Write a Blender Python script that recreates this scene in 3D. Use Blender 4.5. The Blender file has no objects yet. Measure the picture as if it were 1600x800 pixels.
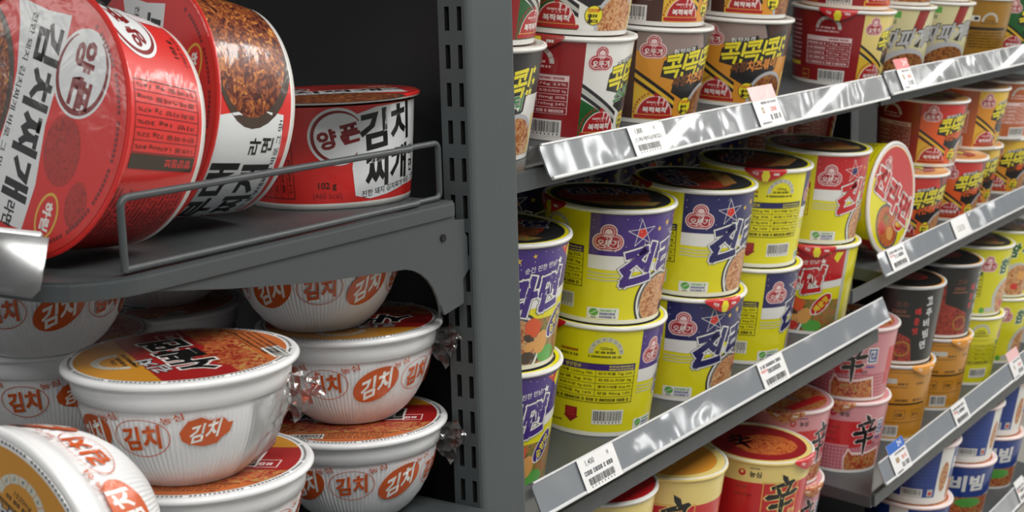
import bpy, bmesh, math, random
from mathutils import Vector, Matrix
random.seed(7)
C = bpy.context.scene.collection
PI = math.pi
CAMZ = 1.35                      # camera height; heights below are written relative to it

# ------------------------------------------------------------------ camera, world, lights
cam = bpy.data.cameras.new('camera')
cam.sensor_width = 36.0
cam.lens = 2379.5272639749264 / 1600 * 36
cam.clip_start = 0.02
cam.dof.use_dof = True
cam.dof.focus_distance = 1.12
cam.dof.aperture_fstop = 20
camo = bpy.data.objects.new('camera', cam)
C.objects.link(camo)
camo.matrix_world = Matrix(((0.55698997, 0.16914726, -0.81311216, 0),
                            (-0.83006919, 0.08115202, -0.5517241, 0),
                            (-0.02733693, 0.98224414, 0.18560479, CAMZ), (0, 0, 0, 1)))
sc = bpy.context.scene
sc.camera = camo
sc.view_settings.view_transform = 'Standard'
sc.view_settings.look = 'None'
sc.view_settings.gamma = 1
sc.view_settings.use_curve_mapping = False
sc.view_settings.exposure = 0.10
w = bpy.data.worlds.new('world')
sc.world = w
w.use_nodes = True
w.node_tree.nodes['Background'].inputs[0].default_value = (0.80, 0.86, 0.93, 1)
w.node_tree.nodes['Background'].inputs[1].default_value = 0.22
CEIL = 2.9

def area(name, x, y, z, sx, sy, power, rot=(0, 0, 0), col=(1.0, 0.97, 0.93)):
    l = bpy.data.lights.new(name, 'AREA')
    l.shape = 'RECTANGLE'
    l.size, l.size_y, l.energy, l.color = sx, sy, power, col
    o = bpy.data.objects.new(name, l)
    o.location = (x, y, z)
    o.rotation_euler = rot
    C.objects.link(o)
    return o

# main row of ceiling strip lights over the aisle, then added rows
for lx in (-1.6, -0.2, 1.2, 2.6, 4.0, 5.4, 6.8, 8.2, 9.6):
    area('ceiling_area_light', lx, -0.75, CEIL - 0.06, 0.30, 1.25, 27)
for lx in (5.0, 7.0, 9.0, 11.0, 13.0):  # added row, placed for its reflection in the top price rails
    area('ceiling_area_light', lx, -2.3, CEIL - 0.06, 0.16, 1.2, 12)
for lx in (7.0, 9.5, 12.0, 14.5, 17.0):  # added far row, placed to reflect in the lower price rails
    area('ceiling_area_light', lx, -5.2, CEIL - 0.06, 0.5, 1.6, 40)
for lx in (-4.6, -3.8, -3.0, -2.2):  # added row beyond the shelves, brightens the end shelf's price rail
    area('ceiling_area_light', lx, 5.6, CEIL - 0.06, 0.3, 1.6, 20)

# ------------------------------------------------------------------ materials
MATS = {}
def lin(c):
    return tuple(((v / 255) / 12.92 if v / 255 <= 0.04045 else ((v / 255 + 0.055) / 1.055) ** 2.4) for v in c)

def base_mat(name, rgb, rough=0.4, metal=0.0, coat=0.0, spec=0.5, alpha=None):
    m = bpy.data.materials.new(name)
    m.use_nodes = True
    b = m.node_tree.nodes['Principled BSDF']
    b.inputs['Base Color'].default_value = (*lin(rgb), 1)
    b.inputs['Roughness'].default_value = rough
    b.inputs['Metallic'].default_value = metal
    b.inputs['Coat Weight'].default_value = coat
    b.inputs['Coat Roughness'].default_value = 0.13
    b.inputs['Specular IOR Level'].default_value = spec
    return m

def film_bump(m, scale=38, strength=0.22, dist=0.004):
    """wrinkles of the clear shrink film, on the coat only"""
    nt = m.node_tree
    b = nt.nodes['Principled BSDF']
    tc = nt.nodes.new('ShaderNodeTexCoord')
    n = nt.nodes.new('ShaderNodeTexNoise')
    n.inputs['Scale'].default_value = scale
    n.inputs['Detail'].default_value = 3
    n.inputs['Distortion'].default_value = 0.6
    bp = nt.nodes.new('ShaderNodeBump')
    bp.inputs['Strength'].default_value = strength
    bp.inputs['Distance'].default_value = dist
    nt.links.new(tc.outputs['Object'], n.inputs['Vector'])
    nt.links.new(n.outputs['Fac'], bp.inputs['Height'])
    nt.links.new(bp.outputs['Normal'], b.inputs['Coat Normal'])

def M(key):
    """a printed colour, from the palette"""
    if key in MATS:
        return MATS[key]
    if key in FOOD:
        m = food_mat(key, FOOD[key])
    else:
        m = base_mat('print_' + key, PAL[key], 0.42, coat=0.55)
        film_bump(m)
    MATS[key] = m
    return m

def food_mat(name, cols, scale=170):
    m = base_mat('photo_' + name, (200, 120, 60), 0.42, coat=0.55)
    film_bump(m)
    nt = m.node_tree
    b = nt.nodes['Principled BSDF']
    tc = nt.nodes.new('ShaderNodeTexCoord')
    n = nt.nodes.new('ShaderNodeTexNoise')
    n.inputs['Scale'].default_value = scale
    n.inputs['Detail'].default_value = 4
    n.inputs['Roughness'].default_value = 0.62
    n.inputs['Distortion'].default_value = 1.6
    r = nt.nodes.new('ShaderNodeValToRGB')
    e = r.color_ramp.elements
    k = len(cols)
    for i, c in enumerate(cols):
        pos = 0.30 + 0.40 * i / (k - 1)
        el = e[i] if i < 2 else e.new(pos)
        el.position = pos
        el.color = (*lin(c), 1)
    for i, c in enumerate(cols):
        e[i].position = 0.30 + 0.40 * i / (k - 1)
        e[i].color = (*lin(c), 1)
    nt.links.new(tc.outputs['Object'], n.inputs['Vector'])
    nt.links.new(n.outputs['Fac'], r.inputs['Fac'])
    nt.links.new(r.outputs['Color'], b.inputs['Base Color'])
    return m

FOOD = {
    'noodle': [(110, 46, 24), (180, 104, 56), (222, 180, 128), (160, 72, 40)],
    'broth': [(90, 25, 15), (170, 50, 25), (215, 130, 60), (120, 35, 20)],
    'stew': [(30, 13, 10), (84, 28, 18), (156, 82, 36), (222, 160, 76)],
    'veg': [(60, 90, 40), (120, 130, 60), (190, 110, 60), (90, 60, 40)],
    'chili': [(25, 14, 12), (120, 25, 20), (180, 60, 35), (60, 30, 22)],
    'blacknoodle': [(50, 30, 20), (110, 60, 35), (190, 120, 60), (80, 110, 45)],
    'kimchi': [(120, 26, 20), (165, 46, 32), (205, 150, 84), (120, 130, 56)],
    'stewred': [(96, 20, 16), (150, 36, 24), (196, 110, 62), (150, 140, 60)],
    'dimfood': [(120, 25, 22), (165, 40, 32), (185, 50, 40), (110, 22, 20)],
}
PAL = {
    'white': (236, 236, 232), 'yellow': (232, 224, 22), 'purple': (66, 36, 128), 'navy': (34, 34, 96), 'red': (196, 28, 36),
    'black': (12, 12, 13), 'pinkwhite': (240, 214, 214), 'emblemred': (172, 32, 46), 'starred': (214, 50, 40), 'gold': (232, 190, 60),
    'grey': (130, 132, 135), 'palegrey': (196, 198, 190), 'orange': (226, 92, 28), 'brown': (92, 52, 36), 'green': (40, 130, 60),
    'leaf': (90, 170, 70), 'darkline': (60, 58, 20), 'tan': (225, 165, 90), 'carrot': (225, 90, 45), 'mushroom': (70, 55, 45),
    'darkred': (150, 24, 30), 'coal': (38, 38, 40), 'yolk': (240, 226, 50), 'bell': (176, 30, 34), 'amber': (222, 150, 48),
    'taupe': (150, 132, 126), 'deepbrown': (74, 44, 38), 'choco': (122, 76, 52), 'cheese': (232, 150, 70), 'tomato': (206, 50, 42),
    'rust': (184, 96, 48), 'forest': (30, 96, 44), 'cream': (214, 208, 160), 'olive': (160, 116, 30), 'silver': (190, 192, 196),
    'paprika': (232, 100, 44), 'ochre': (200, 138, 36), 'ink': (48, 34, 14), 'chalk': (210, 212, 212), 'chilired': (196, 34, 36),
    'pink': (212, 144, 152), 'rose': (188, 102, 114), 'shinred': (200, 28, 34), 'vanilla': (236, 214, 130), 'sky': (40, 76, 168),
    'blue': (24, 60, 142), 'lime': (220, 216, 28), 'bowlred': (214, 44, 40), 'deepred': (128, 28, 30), 'paper': (226, 230, 232),
    'oval': (204, 84, 16), 'bowl': (232, 234, 236), 'bandred': (160, 28, 28), 'panel': (196, 104, 44), 'dimgrey': (92, 96, 98),
    'goldline': (220, 176, 70), 'tag': (235, 235, 235), 'tagred': (216, 66, 70), 'tagpink': (236, 190, 190), 'tagblue': (28, 96, 190),
    'tagink': (70, 74, 80), 'tagblush': (226, 120, 110), 'lidgrey': (70, 74, 74), 'dullred': (150, 36, 34),
}

def metal_mat(name, rgb, rough, metal, noise=0.0, bump=0.0, scale=30, dist=0.002):
    m = base_mat(name, rgb, rough, metal)
    nt = m.node_tree
    b = nt.nodes['Principled BSDF']
    tc = nt.nodes.new('ShaderNodeTexCoord')
    n = nt.nodes.new('ShaderNodeTexNoise')
    n.inputs['Scale'].default_value = scale
    n.inputs['Detail'].default_value = 4
    nt.links.new(tc.outputs['Object'], n.inputs['Vector'])
    if noise:
        mr = nt.nodes.new('ShaderNodeMapRange')
        mr.inputs['To Min'].default_value = max(0.02, rough - noise)
        mr.inputs['To Max'].default_value = rough + noise
        nt.links.new(n.outputs['Fac'], mr.inputs['Value'])
        nt.links.new(mr.outputs['Result'], b.inputs['Roughness'])
    if bump:
        bp = nt.nodes.new('ShaderNodeBump')
        bp.inputs['Strength'].default_value = bump
        bp.inputs['Distance'].default_value = dist
        nt.links.new(n.outputs['Fac'], bp.inputs['Height'])
        nt.links.new(bp.outputs['Normal'], b.inputs['Normal'])
    return m

M_STEEL = metal_mat('grey_painted_steel', (68, 73, 75), 0.40, 0.0, 0.06, 0.05, 60)
M_POST = metal_mat('post_painted_steel', (72, 79, 81), 0.5, 0.0, 0.05, 0.06, 300)
M_DARK = metal_mat('dark_panel', (30, 32, 33), 0.6, 0.0, 0.05, 0.05, 200)
M_HOLE = metal_mat('slot_inside', (8, 8, 8), 0.8, 0.0)
M_RAIL = metal_mat('price_rail_clear_strip', (150, 155, 160), 0.10, 0.30, 0.03, 1.0, 6.5, 0.016)
M_RAIL.node_tree.nodes['Noise Texture'].inputs['Detail'].default_value = 2.2
M_RAIL.node_tree.nodes['Principled BSDF'].inputs['Coat Weight'].default_value = 1.0
M_RAIL.node_tree.nodes['Principled BSDF'].inputs['Coat Roughness'].default_value = 0.03
M_RAIL2 = metal_mat('price_rail_near_strip', (165, 168, 172), 0.10, 0.30, 0.02, 0.6, 5, 0.006)
M_RAIL2.node_tree.nodes['Noise Texture'].inputs['Detail'].default_value = 0.5
M_RAIL2.node_tree.nodes['Principled BSDF'].inputs['Coat Weight'].default_value = 1.0
M_RAIL2.node_tree.nodes['Principled BSDF'].inputs['Coat Roughness'].default_value = 0.05
M_EDGE = metal_mat('price_rail_edge', (226, 228, 230), 0.2, 0.15)
M_FLOOR = metal_mat('floor_tile', (170, 168, 162), 0.3, 0.0, 0.05, 0.0, 3)
M_CEIL = metal_mat('ceiling_paint', (225, 225, 222), 0.8, 0.0)
M_WALL = metal_mat('store_wall', (70, 74, 78), 0.7, 0.0)

def clear_mat(name, tint=(1, 1, 1), gloss=0.14, rough=0.08, bump=0.5, white=0.0):
    m = bpy.data.materials.new(name)
    m.use_nodes = True
    nt = m.node_tree
    nt.nodes.clear()
    o = nt.nodes.new('ShaderNodeOutputMaterial')
    t = nt.nodes.new('ShaderNodeBsdfTransparent')
    t.inputs[0].default_value = (*tint, 1)
    g = nt.nodes.new('ShaderNodeBsdfGlossy')
    g.inputs['Roughness'].default_value = rough
    d = nt.nodes.new('ShaderNodeBsdfDiffuse')
    d.inputs[0].default_value = (0.8, 0.8, 0.8, 1)
    lw = nt.nodes.new('ShaderNodeLayerWeight')
    lw.inputs['Blend'].default_value = 0.25
    ad = nt.nodes.new('ShaderNodeMath')
    ad.operation = 'MULTIPLY_ADD'
    ad.use_clamp = True
    ad.inputs[1].default_value = 0.8
    ad.inputs[2].default_value = gloss
    mx = nt.nodes.new('ShaderNodeMixShader')
    mw = nt.nodes.new('ShaderNodeMixShader')
    mw.inputs[0].default_value = white
    tc = nt.nodes.new('ShaderNodeTexCoord')
    n = nt.nodes.new('ShaderNodeTexNoise')
    n.inputs['Scale'].default_value = 90
    bp = nt.nodes.new('ShaderNodeBump')
    bp.inputs['Strength'].default_value = bump
    bp.inputs['Distance'].default_value = 0.003
    nt.links.new(tc.outputs['Object'], n.inputs['Vector'])
    nt.links.new(n.outputs['Fac'], bp.inputs['Height'])
    nt.links.new(bp.outputs['Normal'], g.inputs['Normal'])
    nt.links.new(lw.outputs['Fresnel'], ad.inputs[0])
    nt.links.new(ad.outputs[0], mx.inputs[0])
    nt.links.new(t.outputs[0], mw.inputs[1])
    nt.links.new(d.outputs[0], mw.inputs[2])
    nt.links.new(mw.outputs[0], mx.inputs[1])
    nt.links.new(g.outputs[0], mx.inputs[2])
    nt.links.new(mx.outputs[0], o.inputs[0])
    return m

M_FILM = clear_mat('clear_shrink_film', (0.97, 0.97, 0.97), 0.08, 0.11, 0.6, 0.05)
M_FILMRED = clear_mat('printed_shrink_film', (0.72, 0.16, 0.09), 0.06, 0.18, 0.6, 0.10)
M_CLEAR = clear_mat('clear_plastic', (0.93, 0.95, 0.96), 0.10, 0.05, 0.0, 0.06)

# ------------------------------------------------------------------ object helpers
def link(name, me, parent=None, mats=()):
    o = bpy.data.objects.new(name, me)
    C.objects.link(o)
    if parent:
        o.parent = parent
    for m in mats:
        me.materials.append(m)
    return o

def tag(o, label, cat, group=None):
    o['label'] = label
    o['category'] = cat
    if group:
        o['group'] = group
    return o

def struct(o):
    o['kind'] = 'structure'
    return o

def empty(name, loc=(0, 0, 0)):
    o = bpy.data.objects.new(name, None)
    o.empty_display_size = 0.02
    o.location = loc
    C.objects.link(o)
    return o

def finish(bm, name, parent=None, mats=(), smooth=None):
    me = bpy.data.meshes.new(name)
    bm.normal_update()
    bm.to_mesh(me)
    bm.free()
    if smooth is not None:
        for p in me.polygons:
            p.use_smooth = True
        if smooth < PI:
            try:
                me.set_sharp_from_angle(angle=smooth)
            except Exception:
                pass
    return link(name, me, parent, mats)

def box(bm, x0, y0, z0, x1, y1, z1, bev=0.0, mi=0, mat=None):
    vs = [bm.verts.new((x, y, z)) for x in (x0, x1) for y in (y0, y1) for z in (z0, z1)]
    fs = [bm.faces.new([vs[i] for i in q]) for q in ((0, 1, 3, 2), (4, 6, 7, 5), (0, 4, 5, 1), (2, 3, 7, 6), (0, 2, 6, 4), (1, 5, 7, 3))]
    for f in fs:
        f.material_index = mi
    if bev:
        es = list({e for f in fs for e in f.edges})
        r = bmesh.ops.bevel(bm, geom=es, offset=bev, segments=2, affect='EDGES', profile=0.7)
        for f in r['faces']:
            f.material_index = mi
        vs = [v for v in bm.verts if v.index == -1 or v in set(vs)] if False else vs
    return vs

def extrude_poly(bm, pts, axis, a, b, mi=0, bev=0.0):
    """prism: pts in the two other axes, from a to b along axis"""
    def mk(p, t):
        q = list(p)
        q.insert(axis, t)
        return bm.verts.new(q)
    A = [mk(p, a) for p in pts]
    B = [mk(p, b) for p in pts]
    n = len(pts)
    fs = [bm.faces.new(A), bm.faces.new(B[::-1])]
    for i in range(n):
        fs.append(bm.faces.new([A[i], B[i], B[(i + 1) % n], A[(i + 1) % n]]))
    for f in fs:
        f.material_index = mi
    bmesh.ops.recalc_face_normals(bm, faces=fs)
    if bev:
        es = list({e for f in fs for e in f.edges})
        bmesh.ops.bevel(bm, geom=es, offset=bev, segments=2, affect='EDGES', profile=0.7)

def tube(bm, pts, r, n=12, mi=0):
    """round bar through pts (already rounded), capped"""
    pts = [Vector(p) for p in pts]
    rings = []
    up = None
    for i, p in enumerate(pts):
        t = (pts[min(i + 1, len(pts) - 1)] - pts[max(i - 1, 0)]).normalized()
        if up is None:
            up = Vector((0, 0, 1)) if abs(t.z) < 0.9 else Vector((1, 0, 0))
        u = (up - t * up.dot(t)).normalized()
        v = t.cross(u)
        up = u
        rings.append([bm.verts.new(p + (u * math.cos(a) + v * math.sin(a)) * r) for a in [2 * PI * k / n for k in range(n)]])
    for a, b in zip(rings, rings[1:]):
        for k in range(n):
            bm.faces.new([a[k], a[(k + 1) % n], b[(k + 1) % n], b[k]]).material_index = mi
    bm.faces.new(rings[0][::-1])
    bm.faces.new(rings[-1])

def rounded(path, rad, seg=6):
    path = [Vector(p) for p in path]
    out = [path[0]]
    for a, b, c in zip(path, path[1:], path[2:]):
        d1 = (a - b).normalized()
        d2 = (c - b).normalized()
        p0, p1 = b + d1 * rad, b + d2 * rad
        for k in range(seg + 1):
            t = k / seg
            out.append((1 - t) ** 2 * p0 + 2 * t * (1 - t) * b + t * t * p1)
    out.append(path[-1])
    return out

def lathe(bm, prof, n=72, mi=0, flute=None, cap0=False, cap1=False, mis=None):
    """revolve (r,z) points, metres"""
    rings = []
    for j, (r, z) in enumerate(prof):
        ring = []
        for k in range(n):
            rr = r
            if flute and flute[0] <= z <= flute[1]:
                rr = r + flute[2] * (0, 1, 0, -1)[k % 4]
            a = 2 * PI * k / n
            ring.append(bm.verts.new((rr * math.cos(a), rr * math.sin(a), z)))
        rings.append(ring)
    for j, (a, b) in enumerate(zip(rings, rings[1:])):
        for k in range(n):
            f = bm.faces.new([a[k], a[(k + 1) % n], b[(k + 1) % n], b[k]])
            f.material_index = mis[j] if mis else mi
    if cap0:
        bm.faces.new(rings[0][::-1]).material_index = mis[0] if mis else mi
    if cap1:
        bm.faces.new(rings[-1]).material_index = mis[-1] if mis else mi

# ------------------------------------------------------------------ print: flat artwork in mm, wrapped on a surface
GLYPH = {}
def glyphs(s, off):
    key = (s, round(off, 3))
    if key not in GLYPH:
        cu = bpy.data.curves.new('t', 'FONT')
        cu.body = s
        cu.resolution_u = 2
        cu.offset = off
        o = bpy.data.objects.new('t', cu)
        C.objects.link(o)
        me = bpy.data.meshes.new_from_object(o)
        V = [(v.co.x, v.co.y) for v in me.vertices]
        F = [tuple(p.vertices) for p in me.polygons]
        bpy.data.objects.remove(o)
        bpy.data.curves.remove(cu)
        bpy.data.meshes.remove(me)
        GLYPH[key] = (V, F)
    return GLYPH[key]

class Art:
    def __init__(self):
        self.items = []          # (colour, layer, verts, faces)
    def add(self, col, z, V, F):
        self.items.append((col, z, V, F))
    def scaled(self, sy):
        self.items = [(c, z, [(x, y * sy) for x, y in V], F) for c, z, V, F in self.items]
        return self
    def poly(self, pts, col, z=1):
        self.add(col, z, list(pts), [tuple(range(len(pts)))])
    def rect(self, x0, y0, x1, y1, col, z=1):
        self.poly([(x0, y0), (x1, y0), (x1, y1), (x0, y1)], col, z)
    def rrect(self, x0, y0, x1, y1, r, col, z=1):
        P = []
        for cx, cy, a0 in ((x1 - r, y1 - r, 0), (x0 + r, y1 - r, 90), (x0 + r, y0 + r, 180), (x1 - r, y0 + r, 270)):
            for k in range(5):
                a = math.radians(a0 + 22.5 * k)
                P.append((cx + r * math.cos(a), cy + r * math.sin(a)))
        self.poly(P, col, z)
    def ell(self, cx, cy, rx, ry, col, z=1, rot=0, a0=0, a1=360, n=36):
        c, s = math.cos(math.radians(rot)), math.sin(math.radians(rot))
        P = []
        m = n if a1 - a0 >= 360 else n + 1
        for k in range(m):
            a = math.radians(a0 + (a1 - a0) * k / n)
            x, y = rx * math.cos(a), ry * math.sin(a)
            P.append((cx + x * c - y * s, cy + x * s + y * c))
        self.poly(P, col, z)
    def ring(self, cx, cy, rx, ry, t, col, z=1, rot=0, a0=0, a1=360, n=36, taper=False):
        c, s = math.cos(math.radians(rot)), math.sin(math.radians(rot))
        V, F = [], []
        for k in range(n + 1):
            a = math.radians(a0 + (a1 - a0) * k / n)
            tt = t * (math.sin(PI * min(max(k / n, 0.03), 0.97)) ** 0.5 if taper else 1)
            for q in (0, tt):
                x, y = (rx - q) * math.cos(a), (ry - q) * math.sin(a)
                V.append((cx + x * c - y * s, cy + x * s + y * c))
        for k in range(n):
            F.append((2 * k, 2 * k + 2, 2 * k + 3, 2 * k + 1))
        self.add(col, z, V, F)
    def line(self, pts, t, col, z=1):
        for (x0, y0), (x1, y1) in zip(pts, pts[1:]):
            L = math.hypot(x1 - x0, y1 - y0) or 1
            nx, ny = -(y1 - y0) / L * t / 2, (x1 - x0) / L * t / 2
            self.poly([(x0 - nx, y0 - ny), (x1 - nx, y1 - ny), (x1 + nx, y1 + ny), (x0 + nx, y0 + ny)], col, z)
    def frame(self, x0, y0, x1, y1, t, col, z=1):
        self.rect(x0, y0, x1, y0 + t, col, z); self.rect(x0, y1 - t, x1, y1, col, z)
        self.rect(x0, y0 + t, x0 + t, y1 - t, col, z); self.rect(x1 - t, y0 + t, x1, y1 - t, col, z)
    def text(self, s, x, y, h, col, z=2, w=None, bold=0.012, rot=0, shear=0.0, slope=0.0, out=()):
        V, F = glyphs(s, bold)
        xs = [v[0] for v in V]; ys = [v[1] for v in V]
        cx, cy = (min(xs) + max(xs)) / 2, (min(ys) + max(ys)) / 2
        sy = h / (max(ys) - min(ys))
        sx = w / (max(xs) - min(xs)) if w else sy
        c, sn = math.cos(math.radians(rot)), math.sin(math.radians(rot))
        def tr(V):
            P = []
            for a, b in V:
                a, b = (a - cx) * sx, (b - cy) * sy
                a, b = a + shear * b, b
                b = b + slope * a
                P.append((x + a * c - b * sn, y + a * sn + b * c))
            return P
        for i, (oc, mm) in enumerate(out):
            v2, f2 = glyphs(s, bold + mm / ((sx + sy) / 2))
            self.add(oc, z - 0.5 * (i + 1) * 0.9, tr(v2), f2)
        self.add(col, z, tr(V), F)
    def bars(self, x0, y0, x1, y1, z=3, seed=1, paper=True):
        rnd = random.Random(seed)
        if paper:
            self.rect(x0 - 1.5, y0 - 1.5, x1 + 1.5, y1 + 1.5, 'white', z - 1)
        x = x0
        while x < x1 - 0.4:
            wd = rnd.choice((0.35, 0.5, 0.8, 1.1))
            self.rect(x, y0 + 2.2, min(x + wd, x1), y1, 'black', z)
            x += wd + rnd.choice((0.4, 0.5, 0.8))
        for k in range(8):
            cx = x0 + (x1 - x0) * (k + 0.5) / 8
            self.rect(cx - 0.7, y0 - 0.2, cx + 0.7, y0 + 1.4, 'tagink', z)
    def dashes(self, x0, y, x1, h, col, z=2, seed=1, rot=0):
        """a line of print too small to read"""
        rnd = random.Random(seed)
        x = x0
        while x < x1 - h:
            wd = h * rnd.uniform(0.6, 1.0)
            self.frame(x, y, x + wd, y + h, h * 0.24, col, z)
            if rnd.random() < 0.6:
                self.rect(x + wd * 0.4, y, x + wd * 0.62, y + h, col, z)
            x += wd + h * rnd.choice((0.2, 0.2, 0.7))

STROKES = {
    '진': [[(0.02, 0.90), (0.60, 0.98)], [(0.56, 0.97), (0.36, 0.70), (0.0, 0.46)], [(0.34, 0.72), (0.62, 0.52)], [(0.88, 1.06), (0.86, 0.36)], [(0.16, 0.36), (0.12, 0.05), (0.98, 0.10)]],
    '라': [[(0.0, 0.92), (0.50, 0.94), (0.48, 0.62), (0.03, 0.60), (0.02, 0.20), (0.56, 0.26)], [(0.80, 1.04), (0.78, -0.02)], [(0.78, 0.52), (1.04, 0.54)]],
    '면': [[(0.02, 0.92), (0.48, 0.94), (0.46, 0.52), (0.03, 0.50), (0.02, 0.92)], [(0.88, 1.06), (0.86, 0.36)], [(0.60, 0.84), (0.87, 0.85)], [(0.60, 0.60), (0.87, 0.61)], [(0.22, 0.34), (0.20, 0.03), (0.98, 0.08)]],
    '콕': [[(0.08, 0.97), (0.90, 0.99), (0.82, 0.66)], [(0.10, 0.80), (0.84, 0.80)], [(0.46, 0.64), (0.46, 0.47)], [(-0.04, 0.45), (1.0, 0.46)], [(0.08, 0.25), (0.88, 0.26), (0.82, -0.02)]],
    '!': [[(0.62, 1.02), (0.5, 0.36)], [(0.46, 0.07), (0.45, 0.0)]],
}
def brush(a, ch, cx, cy, w, h, t, col, z, shear=0.0, slope=0.0, out=()):
    """thick display lettering from straight strokes, with contour layers under it"""
    def tr(p):
        x, y = (p[0] - 0.5) * w, (p[1] - 0.5) * h
        x += shear * y
        return (cx + x, cy + y + slope * x)
    for i, (c, g) in enumerate([(col, 0.0)] + list(out)):
        tt = t + 2 * g
        for line in STROKES[ch]:
            P = [tr(p) for p in line]
            for (x0, y0), (x1, y1) in zip(P, P[1:]):
                L = math.hypot(x1 - x0, y1 - y0)
                ux, uy = (x1 - x0) / L * tt * 0.46, (y1 - y0) / L * tt * 0.46
                a.line([(x0 - ux, y0 - uy), (x1 + ux, y1 + uy)], tt, c, z - 0.45 * i)

def wrap(art, bm, mats, fmap, ymin=None, ymax=None, stepx=5.0, stepy=0, flat=False):
    """cut the artwork into strips and lay it on a surface: fmap(x, y, layer) -> xyz (m)"""
    t = bmesh.new()
    names = []
    for col, z, V, F in art.items:
        if col not in names:
            names.append(col)
        mi = names.index(col)
        vs = [t.verts.new((a, b, z)) for a, b in V]
        for f in F:
            if len(set(f)) < 3:
                continue
            try:
                t.faces.new([vs[i] for i in f]).material_index = mi
            except ValueError:
                pass
    def geom():
        return list(t.verts) + list(t.edges) + list(t.faces)
    if ymin is not None:
        bmesh.ops.bisect_plane(t, geom=geom(), plane_co=(0, ymin, 0), plane_no=(0, -1, 0), clear_outer=True)
    if ymax is not None:
        bmesh.ops.bisect_plane(t, geom=geom(), plane_co=(0, ymax, 0), plane_no=(0, 1, 0), clear_outer=True)
    if not flat:
        xs = [v.co.x for v in t.verts]
        x = math.floor(min(xs) / stepx) * stepx + stepx
        while x < max(xs):
            fs = [f for f in t.faces if min(v.co.x for v in f.verts) < x - 1e-4 and max(v.co.x for v in f.verts) > x + 1e-4]
            if fs:
                g = fs + list({e for f in fs for e in f.edges}) + list({v for f in fs for v in f.verts})
                bmesh.ops.bisect_plane(t, geom=g, plane_co=(x, 0, 0), plane_no=(1, 0, 0), dist=1e-5)
            x += stepx
        if stepy:
            ys = [v.co.y for v in t.verts]
            y = math.floor(min(ys) / stepy) * stepy + stepy
            while y < max(ys):
                fs = [f for f in t.faces if min(v.co.y for v in f.verts) < y - 1e-4 and max(v.co.y for v in f.verts) > y + 1e-4]
                if fs:
                    g = fs + list({e for f in fs for e in f.edges}) + list({v for f in fs for v in f.verts})
                    bmesh.ops.bisect_plane(t, geom=g, plane_co=(0, y, 0), plane_no=(0, 1, 0), dist=1e-5)
                y += stepy
    base = len(mats)
    for nme in names:
        mats.append(M(nme))
    t.verts.index_update()
    nv = [bm.verts.new(fmap(v.co.x, v.co.y, v.co.z)) for v in t.verts]
    for f in t.faces:
        try:
            g = bm.faces.new([nv[v.index] for v in f.verts])
        except ValueError:
            continue
        g.material_index = base + f.material_index
        g.smooth = True
    t.free()

LAY = 0.00005
def cone_map(prof_mm, Rmid, off=0.00012):
    """prof_mm: (r,z) from bottom to top; y is measured along the wall"""
    acc = [0.0]
    for (r0, z0), (r1, z1) in zip(prof_mm, prof_mm[1:]):
        acc.append(acc[-1] + math.hypot(r1 - r0, z1 - z0))
    def f(x, y, lay):
        i = 0
        while i < len(acc) - 2 and y > acc[i + 1]:
            i += 1
        t = (y - acc[i]) / (acc[i + 1] - acc[i])
        (r0, z0), (r1, z1) = prof_mm[i], prof_mm[i + 1]
        r, z = r0 + (r1 - r0) * t, z0 + (z1 - z0) * t
        L = acc[i + 1] - acc[i]
        o = off + LAY * lay
        r = r / 1000 + o * (z1 - z0) / L
        z = z / 1000 - o * (r1 - r0) / L
        a = -PI / 2 + x / Rmid
        return (r * math.cos(a), r * math.sin(a), z)
    return f, acc[-1]

def flat_map(z0):
    return lambda x, y, lay: (x / 1000, y / 1000, z0 + 0.00015 + LAY * lay)

# ------------------------------------------------------------------ shared pieces of artwork
def clover(a, cx, cy, s=1.0, z=3):
    """three-lobed maker's emblem with its name"""
    for col, g, dz in (('pinkwhite', 0, 0), ('emblemred', 1.1, 0.4), ('pinkwhite', 2.3, 0.8), ('emblemred', 3.0, 1.2)):
        a.ell(cx, cy + 6.2 * s, (7.6 - g) * s, (7.2 - g) * s, col, z + dz)
        a.ell(cx - 5.6 * s, cy - 3.2 * s, (8.6 - g) * s, (8.2 - g) * s, col, z + dz)
        a.ell(cx + 5.6 * s, cy - 3.2 * s, (8.6 - g) * s, (8.2 - g) * s, col, z + dz)
        a.rect(cx - 5.6 * s, cy - (11.4 - g) * s, cx + 5.6 * s, cy, col, z + dz)
    a.ell(cx, cy + 5.6 * s, 3.4 * s, 3.4 * s, 'pinkwhite', z + 1.6)
    a.ring(cx, cy + 5.6 * s, 2.6 * s, 2.4 * s, 0.7 * s, 'emblemred', z + 2.0, a0=195, a1=345, n=12)
    a.text('오뚜기', cx, cy - 4.2 * s, 6.4 * s, 'white', z + 1.8, w=19 * s, bold=0.02)

def gauge(a, cx, cy, R, col, seg='white', z=3, txt=None, tcol='black'):
    a.ring(cx, cy, R, R, R * 0.26, seg, z, a0=0, a1=180, n=24)
    for k in range(1, 8):
        an = math.radians(180 * k / 8)
        a.line([(cx + R * 0.72 * math.cos(an), cy + R * 0.72 * math.sin(an)), (cx + R * math.cos(an), cy + R * math.sin(an))], 0.5, col, z + 0.5)
        an = math.radians(180 * (k - 0.5) / 8)
        a.text(str(9 - k), cx + R * 0.87 * math.cos(an), cy + R * 0.87 * math.sin(an), R * 0.13, tcol, z + 0.6)
    if txt:
        a.text(txt, cx, cy + R * 0.30, R * 0.22, tcol, z, bold=0.01)
    a.dashes(cx - R * 0.6, cy + R * 0.02, cx + R * 0.6, R * 0.13, tcol, z, seed=int(R))
    a.dashes(cx - R, cy - R * 0.24, cx + R, R * 0.12, tcol, z, seed=int(R) + 1)

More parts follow.
